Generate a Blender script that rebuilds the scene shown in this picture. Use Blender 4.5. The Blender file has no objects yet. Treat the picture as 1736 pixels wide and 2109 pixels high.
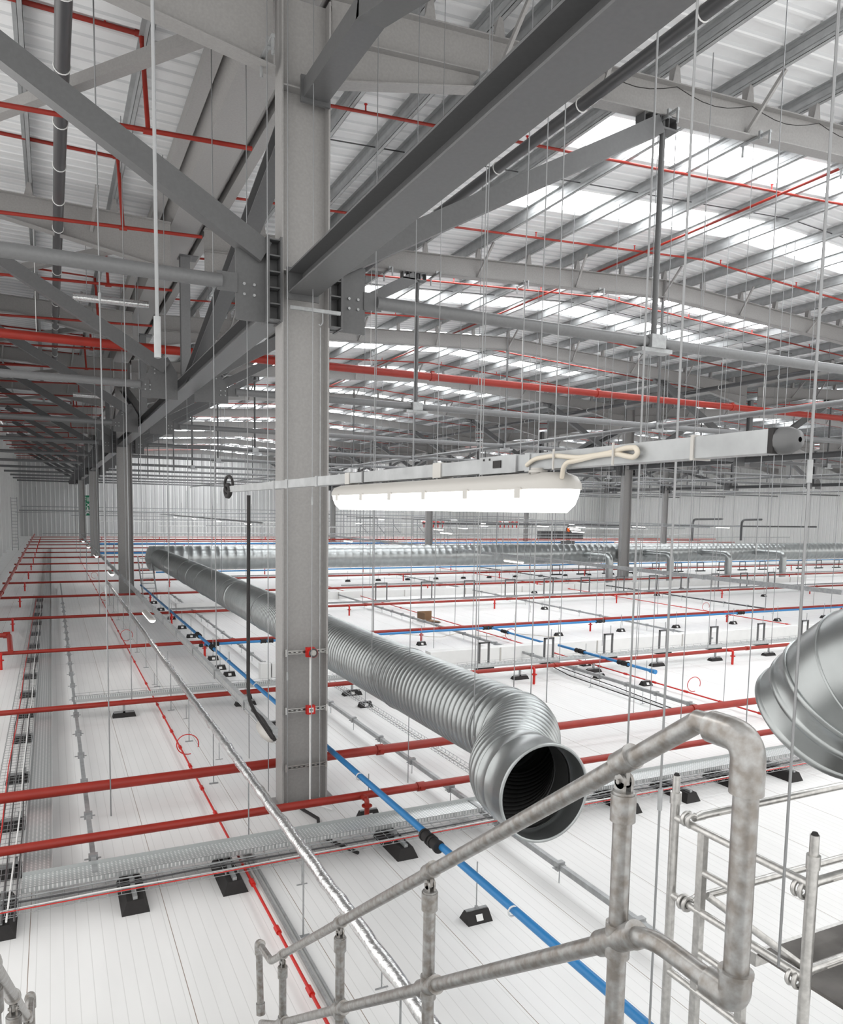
import bpy, math, random
from mathutils import Vector, Matrix
random.seed(7)
S = bpy.context.scene
COL = S.collection
PI = math.pi

# ------------------------------------------------------------------ mesh builder
def V(*a): return Vector(a)
class MB:
    def __init__(s): s.v = []; s.f = []; s.sm = []
    def add(s, vs, fs, smooth=False):
        n = len(s.v); s.v += [tuple(v) for v in vs]
        for f in fs: s.f.append(tuple(i + n for i in f)); s.sm.append(smooth)
        return s
    def box(s, a, b):
        x0, y0, z0 = a; x1, y1, z1 = b
        return s.add([(x0,y0,z0),(x1,y0,z0),(x1,y1,z0),(x0,y1,z0),(x0,y0,z1),(x1,y0,z1),(x1,y1,z1),(x0,y1,z1)],
              [(0,3,2,1),(4,5,6,7),(0,1,5,4),(1,2,6,5),(2,3,7,6),(3,0,4,7)])
    def cb(s, c, d):
        return s.box((c[0]-d[0]/2, c[1]-d[1]/2, c[2]-d[2]/2), (c[0]+d[0]/2, c[1]+d[1]/2, c[2]+d[2]/2))
    def frame(s, p0, p1, up=(0,0,1)):
        p0 = Vector(p0); p1 = Vector(p1); d = (p1-p0).normalized(); u = Vector(up)
        if abs(d.dot(u)) > .995: u = Vector((0,1,0)) if abs(d.y) < .9 else Vector((1,0,0))
        r = d.cross(u).normalized(); u = r.cross(d).normalized()
        return p0, p1, r, u
    def prof(s, p0, p1, pts, up=(0,0,1), closed=True):
        # extrude the closed 2-D outline pts (right, up) from p0 to p1
        p0, p1, r, u = s.frame(p0, p1, up); n = len(pts)
        a = [p0 + r*x + u*y for x, y in pts]; b = [p1 + r*x + u*y for x, y in pts]
        fs = [(i, (i+1) % n, n+(i+1) % n, n+i) for i in range(n)]
        fs += [tuple(range(n-1, -1, -1)), tuple(range(n, 2*n))]
        return s.add(a+b, fs)
    def bar(s, p0, p1, w, h, up=(0,0,1)):
        return s.prof(p0, p1, [(-w/2,-h/2),(w/2,-h/2),(w/2,h/2),(-w/2,h/2)], up)
    def ibeam(s, p0, p1, h, w, tw=.014, tf=.02, up=(0,0,1)):
        a, b, r, u = s.frame(p0, p1, up)
        s.bar(a+u*(h/2-tf/2), b+u*(h/2-tf/2), w, tf, u); s.bar(a-u*(h/2-tf/2), b-u*(h/2-tf/2), w, tf, u)
        return s.bar(a, b, tw, h-2*tf, u)
    def cyl(s, p0, p1, r, n=12, r2=None, caps=True):
        r2 = r if r2 is None else r2
        p0, p1, a, b = s.frame(p0, p1)
        c = [(math.cos(2*PI*i/n), math.sin(2*PI*i/n)) for i in range(n)]
        v = [p0+a*(x*r)+b*(y*r) for x, y in c] + [p1+a*(x*r2)+b*(y*r2) for x, y in c]
        s.add(v, [(i, (i+1) % n, n+(i+1) % n, n+i) for i in range(n)], True)
        if caps: s.add(v, [tuple(range(n-1,-1,-1)), tuple(range(n,2*n))])
        return s
    def sweep(s, pts, r, n=12, fil=0, k=5, caps=True):
        P = [Vector(p) for p in pts]; Q = [P[0]]
        for i in range(1, len(P)-1):
            if fil > 0:
                a = (P[i-1]-P[i]); b = (P[i+1]-P[i]); f = min(fil, a.length*.49, b.length*.49)
                a = P[i]+a.normalized()*f; b = P[i]+b.normalized()*f
                for j in range(k+1):
                    t = j/k; Q.append(a*(1-t)**2 + P[i]*2*t*(1-t) + b*t*t)
            else: Q.append(P[i])
        Q.append(P[-1])
        d = (Q[1]-Q[0]).normalized(); u = Vector((0,0,1)) if abs(d.z) < .9 else Vector((1,0,0))
        u = (u-d*u.dot(d)).normalized(); vs = []
        for i, q in enumerate(Q):
            if i == 0: t = Q[1]-Q[0]
            elif i == len(Q)-1: t = Q[-1]-Q[-2]
            else: t = (Q[i+1]-q).normalized()+(q-Q[i-1]).normalized()
            t.normalize(); u = (u-t*u.dot(t)).normalized(); w = t.cross(u)
            vs += [q+u*(r*math.cos(2*PI*j/n))+w*(r*math.sin(2*PI*j/n)) for j in range(n)]
        m = len(Q)
        s.add(vs, [(i*n+j, i*n+(j+1) % n, (i+1)*n+(j+1) % n, (i+1)*n+j) for i in range(m-1) for j in range(n)], True)
        if caps: s.add(vs, [tuple(range(n-1,-1,-1)), tuple(range((m-1)*n, m*n))])
        return s
    def rings(s, cs, rs, axes, n=40):
        # surface through circles with centres cs, radii rs, axes
        vs = []
        for c, r, d in zip(cs, rs, axes):
            d = Vector(d).normalized(); a = Vector((1,0,0)) if abs(d.x) < .9 else Vector((0,1,0))
            a = (a-d*a.dot(d)).normalized(); b = d.cross(a)
            vs += [Vector(c)+a*(r*math.cos(2*PI*j/n))+b*(r*math.sin(2*PI*j/n)) for j in range(n)]
        m = len(cs)
        return s.add(vs, [(i*n+j, i*n+(j+1) % n, (i+1)*n+(j+1) % n, (i+1)*n+j) for i in range(m-1) for j in range(n)], True)
    def torus(s, c, R, r, axis=(0,0,1), n=20, k=6, arc=1.0, up=(1,0,0)):
        d = Vector(axis).normalized(); a = Vector(up); a = (a-d*a.dot(d)).normalized(); b = d.cross(a)
        pts = [Vector(c)+a*(R*math.cos(2*PI*arc*i/n))+b*(R*math.sin(2*PI*arc*i/n)) for i in range(n+1)]
        return s.sweep(pts, r, k)
    def build(s, name, mat, parent=None, keep=False):
        me = bpy.data.meshes.new(name)
        if parent is not None: o = parent_origin(parent)
        elif keep or not s.v: o = Vector((0,0,0))
        else:
            xs = [v[0] for v in s.v]; ys = [v[1] for v in s.v]; zs = [v[2] for v in s.v]
            o = Vector(((min(xs)+max(xs))/2, (min(ys)+max(ys))/2, min(zs)))
        me.from_pydata([(v[0]-o.x, v[1]-o.y, v[2]-o.z) for v in s.v], [], s.f)
        me.polygons.foreach_set('use_smooth', s.sm); me.update()
        me.materials.append(mat)
        ob = bpy.data.objects.new(name, me); COL.objects.link(ob)
        if parent is not None: ob.parent = parent
        else: ob.location = o
        return ob
def parent_origin(p):
    o = Vector((0,0,0))
    while p is not None: o = o + p.location; p = p.parent
    return o
def thing(name, label, cat, loc=(0,0,0), group=None):
    o = bpy.data.objects.new(name, None); COL.objects.link(o); o.location = loc; o.empty_display_size = .1
    return tag(o, label, cat, group)
def tag(o, label, cat, group=None):
    o['label'] = label; o['category'] = cat
    if group: o['group'] = group
    return o
def struct(o): o['kind'] = 'structure'; return o
def dup(root, loc, label, depth=3, group=None, skip=()):
    r = root.copy(); COL.objects.link(r); r.location = loc; r['label'] = label
    if group: r['group'] = group
    def rec(src, dst, d):
        if d <= 0: return
        for ch in list(src.children):
            if ch.name.split('.')[0] in skip: continue
            c = ch.copy(); COL.objects.link(c); c.parent = dst; rec(ch, c, d-1)
    rec(root, r, depth)
    return r
ORDW = ('first second third fourth fifth sixth seventh eighth ninth tenth eleventh twelfth thirteenth fourteenth fifteenth '
        'sixteenth seventeenth eighteenth nineteenth twentieth').split()
def od(i):
    if i < 20: return ORDW[i]
    return {2:'twenty',3:'thirty',4:'forty',5:'fifty'}.get((i+1)//10, 'many') + ('-' + ORDW[(i+1) % 10 - 1] if (i+1) % 10 else '-ish')

# ------------------------------------------------------------------ camera and its rays (photo frame 1736 x 2109)
W, H, FPX, PX, PY = 1736., 2109., 1578., 868., 1200.
def camray(x, y): return Vector((x-PX, -(y-PY), FPX))
Yc = camray(105,1040).normalized(); Xc = camray(4150,1107).normalized()
Xc = (Xc - Yc*Xc.dot(Yc)).normalized(); Zc = Yc.cross(Xc)
if Zc.y < 0: Zc = -Zc
def wr(x, y):
    r = camray(x, y); return Vector((Xc.dot(r), Yc.dot(r), Zc.dot(r)))
def on(x, y, ax, v):
    r = wr(x, y); return r*(v/r['xyz'.index(ax)])
cam = bpy.data.cameras.new('camera'); co = bpy.data.objects.new('camera', cam); COL.objects.link(co)
right = Vector((Xc.x, Yc.x, Zc.x)); up = Vector((Xc.y, Yc.y, Zc.y)); fwd = Vector((Xc.z, Yc.z, Zc.z))
m = Matrix((right, up, -fwd)).transposed()
co.matrix_world = m.to_4x4()
cam.sensor_fit = 'HORIZONTAL'; cam.sensor_width = 36; cam.lens = 36*FPX/W
cam.shift_y = (PY-H/2)/W; cam.shift_x = 0; cam.clip_start = .02; cam.clip_end = 500
S.camera = co

# ------------------------------------------------------------------ materials
def mat(name, col, rough=.5, metal=0., noise=0., nscale=8., col2=None, bump=0., emis=None, stretch=None, spec=None):
    m = bpy.data.materials.new(name); m.use_nodes = True; nt = m.node_tree; N = nt.nodes; L = nt.links
    b = N['Principled BSDF']; b.inputs['Base Color'].default_value = (*col, 1); b.inputs['Roughness'].default_value = rough
    b.inputs['Metallic'].default_value = metal
    if spec is not None: b.inputs['Specular IOR Level'].default_value = spec
    if emis:
        b.inputs['Emission Color'].default_value = (*emis[0], 1); b.inputs['Emission Strength'].default_value = emis[1]
    if noise or bump:
        tc = N.new('ShaderNodeTexCoord'); nz = N.new('ShaderNodeTexNoise'); nz.inputs['Scale'].default_value = nscale
        nz.inputs['Detail'].default_value = 4
        if stretch:
            mp = N.new('ShaderNodeMapping'); mp.inputs['Scale'].default_value = stretch
            L.new(tc.outputs['Object'], mp.inputs[0]); L.new(mp.outputs[0], nz.inputs['Vector'])
        else: L.new(tc.outputs['Object'], nz.inputs['Vector'])
        if noise:
            r = N.new('ShaderNodeValToRGB'); c2 = col2 or tuple(c*(1-noise) for c in col)
            r.color_ramp.elements[0].position = .35; r.color_ramp.elements[1].position = .68
            r.color_ramp.elements[0].color = (*c2, 1); r.color_ramp.elements[1].color = (*col, 1)
            L.new(nz.outputs[0], r.inputs[0]); L.new(r.outputs[0], b.inputs['Base Color'])
        if bump:
            bp = N.new('ShaderNodeBump'); bp.inputs['Strength'].default_value = bump; bp.inputs['Distance'].default_value = .01
            L.new(nz.outputs[0], bp.inputs['Height']); L.new(bp.outputs[0], b.inputs['Normal'])
    return m
steel3 = mat('half_shaded_steel_paint', (.15,.152,.155), .4, 0, .1, 25)  # same steel paint, partly darkened: a middling shade put into the colour
steel = mat('grey_steel_paint', (.31,.302,.295), .45, 0, .1, 30)
steel2 = mat('dark_paint_and_shaded_steel', (.105,.106,.108), .4, 0, .1, 25)  # same grey paint with its shade put into the colour; dark fittings share it
galv = mat('galvanised_steel', (.38,.39,.395), .4, .35, .22, 14)
galv_tube = mat('weathered_galvanised_tube', (.37,.37,.365), .32, .6, .5, 34, (.23,.21,.19), .1)
ductm = mat('spiral_duct_zinc', (.40,.42,.42), .30, .85, .12, 5)
ductin = mat('shaded_duct_inside', (.10,.10,.10), .5, .6)  # duct zinc darkened: the shade of the unlit inside is in the colour
alu = mat('scaffold_aluminium', (.62,.61,.59), .3, .8, .25, 30)
red = mat('red_pipe_paint', (.29,.016,.006), .45, 0, .12, 6)
redb = mat('bright_red_paint', (.5,.010,.005), .45)
blue = mat('blue_pipe_plastic', (.025,.20,.47), .4)
white = mat('white_coated_steel', (.74,.74,.73), .5, 0, .04, 5)
plast = mat('grey_white_plastic', (.42,.405,.38), .35)
black = mat('black_rubber', (.016,.014,.014), .75, 0, .2, 20)
darkp = mat('dark_pipe_plastic', (.055,.055,.058), .35)
foil = mat('foil_insulation', (.86,.87,.87), .22, .95, .2, 26, None, .7)
cream = mat('cream_cable', (.55,.50,.42), .5)
green = mat('sign_green', (.0,.16,.07), .5)
cardb = mat('brown_cardboard', (.22,.13,.07), .8)
deckm = mat('worn_dark_plywood', (.17,.16,.15), .7, 0, .6, 3, (.06,.055,.05))
orange = mat('orange_fabric', (.8,.12,.01), .7)
lamp = mat('lit_tube_diffuser', (.9,.9,.9), .3, 0, emis=((1,.97,.93), 4.0))
sky = mat('daylit_rooflight_sheet', (.8,.8,.8), .5, 0, emis=((.97,.99,1.0), 7.0))

def lines_mat(name, base, line, axis, period, width, joints=None, jcol=None, rough=.4, nz=.03):
    m = mat(name, base, rough); nt = m.node_tree; N = nt.nodes; L = nt.links; b = N['Principled BSDF']
    g = N.new('ShaderNodeNewGeometry'); sp = N.new('ShaderNodeSeparateXYZ'); L.new(g.outputs['Position'], sp.inputs[0])
    def mask(ax, per, w, off=0):
        a = N.new('ShaderNodeMath'); a.operation = 'ADD'; a.inputs[1].default_value = off; L.new(sp.outputs[ax], a.inputs[0])
        d = N.new('ShaderNodeMath'); d.operation = 'DIVIDE'; d.inputs[1].default_value = per; L.new(a.outputs[0], d.inputs[0])
        f = N.new('ShaderNodeMath'); f.operation = 'FRACT'; L.new(d.outputs[0], f.inputs[0])
        l = N.new('ShaderNodeMath'); l.operation = 'LESS_THAN'; l.inputs[1].default_value = w/per; L.new(f.outputs[0], l.inputs[0])
        return l.outputs[0]
    tc = N.new('ShaderNodeTexCoord'); n = N.new('ShaderNodeTexNoise'); n.inputs['Scale'].default_value = 1.3; n.inputs['Detail'].default_value = 6
    mp = N.new('ShaderNodeMapping'); mp.inputs['Scale'].default_value = (2.5,.6,1); L.new(tc.outputs['Object'], mp.inputs[0]); L.new(mp.outputs[0], n.inputs['Vector'])
    r = N.new('ShaderNodeValToRGB'); r.color_ramp.elements[0].position = .3; r.color_ramp.elements[1].position = .7
    r.color_ramp.elements[0].color = (*[c*(1-nz*2) for c in base], 1); r.color_ramp.elements[1].color = (*base, 1); L.new(n.outputs[0], r.inputs[0])
    cur = r.outputs[0]
    for ax, per, w, col, off in [(axis, period, width, line, 0)] + (joints or []):
        mx = N.new('ShaderNodeMix'); mx.data_type = 'RGBA'; L.new(mask(ax, per, w, off), mx.inputs[0]); L.new(cur, mx.inputs[6])
        mx.inputs[7].default_value = (*col, 1); cur = mx.outputs[2]
    L.new(cur, b.inputs['Base Color'])
    return m
floorm = lines_mat('white_panel_floor', (.82,.82,.815), (.66,.66,.65), 'X', .105, .006,
                   [('X', 1.15, .006, (.25,.19,.15), .27), ('Y', 11.5, .012, (.55,.54,.52), 3.0)])
linerm = lines_mat('white_roof_liner', (.83,.835,.84), (.66,.67,.68), 'Y', .333, .03, nz=.02)
wallm = lines_mat('white_wall_liner', (.84,.84,.83), (.55,.55,.55), 'X', .5, .03, [('Y', .5, .03, (.55,.55,.55), 0)], nz=.03)
wallg = lines_mat('pale_grey_wall_liner', (.62,.62,.61), (.5,.5,.49), 'X', .5, .03, [('Y', .5, .03, (.5,.5,.49), 0)], nz=.03)

# ------------------------------------------------------------------ world and view
w = bpy.data.worlds.new('world'); S.world = w; w.use_nodes = True
bg = w.node_tree.nodes['Background']; bg.inputs[0].default_value = (1,.99,.97,1); bg.inputs[1].default_value = 1.25
S.view_settings.view_transform = 'Standard'; S.view_settings.look = 'None'; S.view_settings.gamma = 1
S.view_settings.use_curve_mapping = False; S.view_settings.exposure = 0.45
cy = S.cycles; cy.max_bounces = 5; cy.diffuse_bounces = 4; cy.use_adaptive_sampling = True; cy.adaptive_threshold = .04; cy.glossy_bounces = 3; cy.transmission_bounces = 2
cy.use_denoising = True; cy.sample_clamp_indirect = 6; cy.caustics_reflective = False; cy.caustics_refractive = False

# ------------------------------------------------------------------ grid of the building
FZ = -3.8
YP = [9.4 + 8.6*k for k in range(11)]           # portal frames
YEND = 104.0
VX = [2.85, 30.1, 57.35]                        # valley lines with columns
RX = [16.475, 43.725, 70.975]                   # ridges
XL, XR = -3.5, 84.5
def zt(x):                                       # top of the rafters
    if x < VX[0]: return 6.12 + .02*(VX[0]-x)
    t = (x-VX[0]) % 27.25; t = min(t, 27.25-t); return 6.12 + .057*t
PORD = ['first','second','third','fourth','fifth','sixth','seventh','eighth','ninth','tenth','eleventh','twelfth']
BAYW = ['bay right of the near column', 'second bay from the left', 'far right bay']

# setting
struct(MB().box((XL-.3, -6, FZ-.2), (XR+.3, YEND+.3, FZ)).build('floor', floorm, keep=True))
mb = MB()
xs = [XL] + [v for p in zip(VX, RX) for v in p] + [XR]
for a, b in zip(xs[:-1], xs[1:]):
    za, zb = zt(a+.001 if a > XL else a)+.57, zt(b-.001)+.57
    y = -1.0; prof = []
    while y < YEND:
        prof += [(y,0),(y+.05,-.045),(y+.1,-.045),(y+.15,0)]; y += .333
    prof.append((YEND, 0)); n = len(prof)
    vs = [(a, yy, za+dz) for yy, dz in prof] + [(b, yy, zb+dz) for yy, dz in prof]
    mb.add(vs, [(i, i+1, n+i+1, n+i) for i in range(n-1)])
struct(mb.build('ceiling', linerm, keep=True))
def wallmesh(p0, p1, z0, z1, nrm, rib=.5):
    mbx = MB(); p0 = Vector(p0); p1 = Vector(p1); d = (p1-p0); Ln = d.length; d.normalize(); nrm = Vector(nrm)
    prof = []; t = 0
    while t < Ln: prof += [(t,0),(t+.03,.04),(t+.1,.04),(t+.13,0)]; t += rib
    prof.append((Ln,0)); n = len(prof)
    vs = [p0+d*t+nrm*h+Vector((0,0,z0)) for t, h in prof] + [p0+d*t+nrm*h+Vector((0,0,z1)) for t, h in prof]
    mbx.add(vs, [(i, i+1, n+i+1, n+i) for i in range(n-1)])
    return mbx
struct(wallmesh((XL-.1, 20, 0), (XL-.1, YEND, 0), FZ, 7.3, (1,0,0), .5).build('wall_left', wallm, keep=True))
struct(wallmesh((XL-.1, YEND, 0), (44, YEND, 0), FZ, 8.2, (0,-1,0), .5).build('wall_back', wallm, keep=True))
struct(wallmesh((44, YEND, 0), (XR, YEND, 0), FZ, 8.2, (0,-1,0), .5).build('wall_back', wallg, keep=True))
struct(wallmesh((XR, 40, 0), (XR, YEND, 0), FZ, 8.2, (-1,0,0), .5).build('wall_right', wallg, keep=True))
nwin = 0
for b, (x0, x1) in enumerate([(8.9, 23.9), (36.1, 51.1), (63.4, 78.4)]):
    for k, yp in enumerate([.8]+YP):
        if b == 1 and yp < 20 or b == 2 and yp < 40: continue
        for off in (2.1, 5.1):
            y = yp+off
            if y+1 > YEND: continue
            nwin += 1; m2 = MB(); xm = RX[b]
            for xa, xb in ((x0, xm), (xm, x1)):
                za, zb = zt(xa)+.51, zt(xb)+.51
                m2.add([(xa,y,za),(xb,y,zb),(xb,y+1,zb),(xa,y+1,za),(xa,y,za+.012),(xb,y,zb+.012),(xb,y+1,zb+.012),(xa,y+1,za+.012)],
                       [(0,3,2,1),(4,5,6,7),(0,1,5,4),(1,2,6,5),(2,3,7,6),(3,0,4,7)])
            struct(m2.build('window_%d' % nwin, sky))

# ------------------------------------------------------------------ columns
def zcyl(x, y, z0, z1, r, n=8): return MB().cyl((x,y,z0),(x,y,z1), r, n)
def column():
    x, y = VX[0], 9.4
    t = thing('steel_column', 'tall grey steel column in the foreground carrying the red alarm devices', 'column', (x,y,FZ), 'steel columns in three rows')
    MB().box((x-.3+.022, y-.008, FZ), (x+.3-.022, y+.008, 6.0)).build('web', steel, t)
    for s in (-1, 1):
        xx = x+s*.289; MB().box((xx-.011, y-.15, FZ), (xx+.011, y+.15, 6.0)).build('flange', steel, t)
    MB().box((x-.42, y-.22, FZ), (x+.42, y+.22, FZ+.02)).build('base_plate', steel, t)
    for z in (4.95, 2.85):
        MB().box((x-.275, y-.14, z-.009), (x+.275, y+.14, z+.009)).build('stiffener', steel, t)
    return t
c0 = column()
CN = {(0,1):'grey steel column second in the left row, behind the near column', (0,2):'grey steel column third in the left row',
      (0,3):'grey steel column furthest in the left row', (1,1):'pale grey column rising in front of the big far duct',
      (1,2):'grey column standing behind the lit lamp, deep in the hall', (1,3):'furthest grey column just right of the near column',
      (2,2):'dark column before the right grey wall', (2,3):'distant column near the far right corner, partly behind the duct'}
for (i, j), lab in CN.items():
    dup(c0, (VX[i], 9.4+25.8*j, FZ), lab)

# column equipment: strut rails, sounder, call point, conduit
yf = 9.4-.15
for i, (z, lab) in enumerate([(-1.79,'slotted channel rail across the column behind the round red sounder'),
                              (-2.53,'slotted channel rail across the column behind the square red call point'),
                              (-3.27,'lowest slotted channel rail across the column, without any device')]):
    t = thing('channel_rail', lab, 'bracket', (VX[0], yf, z), 'slotted rails across the near column')
    m1 = MB(); m1.box((2.60, yf-.035, z-.006), (3.12, yf-.008, z+.006)); m1.box((2.60, yf-.008, z-.022), (3.12, yf-.004, z+.022))
    for s in (-.02, .02): m1.box((2.60, yf-.035, z+s-.004), (3.12, yf-.004, z+s+.004))
    rail = m1.build('rail', alu, t)
    for x in (2.595, 3.125): MB().box((x-.012, yf-.045, z-.045), (x+.012, yf+.0, z+.045)).build('end_clamp', alu, t)
    for k in range(8):
        if k != 4: MB().box((2.625+k*.062, yf-.038, z-.005), (2.655+k*.062, yf-.034, z+.005)).build('slot', black, rail)
xd, zs_ = 2.90, -1.79
t = thing('fire_alarm_sounder', 'round red alarm sounder with clear lens on the near column', 'alarm', (xd, yf-.04, zs_))
MB().box((xd-.06, yf-.10, zs_-.06), (xd+.045, yf-.036, zs_+.06)).build('back_box', redb, t)
m1 = MB(); m1.cyl((xd+.01, yf-.10, zs_), (xd+.01, yf-.15, zs_), .062, 28); m1.build('housing', redb, t)
m1 = MB(); m1.torus((xd+.01, yf-.152, zs_), .05, .008, (0,1,0), 28); m1.build('rim', darkp, t)
m1 = MB(); m1.cyl((xd+.01, yf-.15, zs_), (xd+.01, yf-.165, zs_), .042, 24, .03); m1.build('lens', plast, t)
zc = -2.53
t = thing('call_point', 'square red break glass call point on the near column', 'alarm', (xd, yf-.04, zc))
MB().box((xd-.055, yf-.10, zc-.055), (xd+.055, yf-.036, zc+.055)).build('back_box', redb, t)
m1 = MB().box((xd-.03, yf-.103, zc-.03), (xd+.03, yf-.1, zc+.03)); m1.build('glass_panel', white, t)
m1 = MB().box((xd-.018, yf-.105, zc+.004), (xd+.018, yf-.1031, zc+.012)); m1.box((xd-.018, yf-.105, zc-.012), (xd-.006, yf-.1031, zc-.002)); m1.box((xd+.006, yf-.105, zc-.012), (xd+.018, yf-.1031, zc-.002)); m1.build('arrow_mark', black, t)
m1 = MB(); m1.cyl((xd, yf-.055, zc-.05), (xd, yf-.055, FZ+.25), .012, 10); m1.cyl((xd, yf-.055, zs_-.05), (xd, yf-.055, zc+.05), .012, 10)
m1.sweep([(xd, yf-.055, FZ+.25), (xd, yf-.055, FZ+.06), (xd+.2, yf-.35, FZ+.03)], .012, 8, .05)
tag(m1.build('white_conduit', white), 'white vertical conduit on the near column linking the red devices', 'conduit')

# ------------------------------------------------------------------ valley trusses along Y
FARW = {0:'left', 1:'middle', 2:'right'}
def segname(i, k): return 'row of columns nearest the left wall' if i == 0 else ('middle row of columns' if i == 1 else 'right row of columns')
CH = 2.53; CZ = 2.68; CO = -.07
near_words = ['running overhead from the near column towards the camera', 'between the first and second left columns',
              'between the second and third left columns', 'between the third and fourth left columns', 'beyond the fourth left column']
SH = {0:'left', 1:'middle', 2:'right'}
for i, x in enumerate(VX):
    ys = [(.6, 9.15, 0)] if i == 0 else []
    ys += [(9.65+25.8*j, 9.15+25.8*(j+1), j+1) for j in range(4)]
    for a, b, j in ys:
        x = VX[i]; b = min(b, YEND-.2)
        if i == 1 and j < 2 and b < 30: continue
        if i == 2 and j < 2: continue
        if i == 0: lab = 'long grey chord beam ' + near_words[j]
        else: lab = 'grey chord beam of the %s column row, %s bay back' % (SH[i], PORD[j])
        x += CO; t = thing('chord_beam', lab, 'beam', (x, (a+b)/2, CZ-.13), 'chord beams of the valley trusses')
        for s, nm in ((1,'top_flange'),(-1,'bottom_flange')):
            MB().box((x-.18, a, CZ+s*.12-.01), (x+.18, b, CZ+s*.12+.01)).build(nm, steel2, t)
        MB().box((x-.008, a, CZ-.11), (x+.008, b, CZ+.11)).build('web', steel2, t)
        if j < 3 and i == 0:
            for e in (a, b): MB().box((x-.2, e-.012, CZ-.2), (x+.2, e+.012, CZ+.17)).build('end_plate', steel2, t)
        
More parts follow.
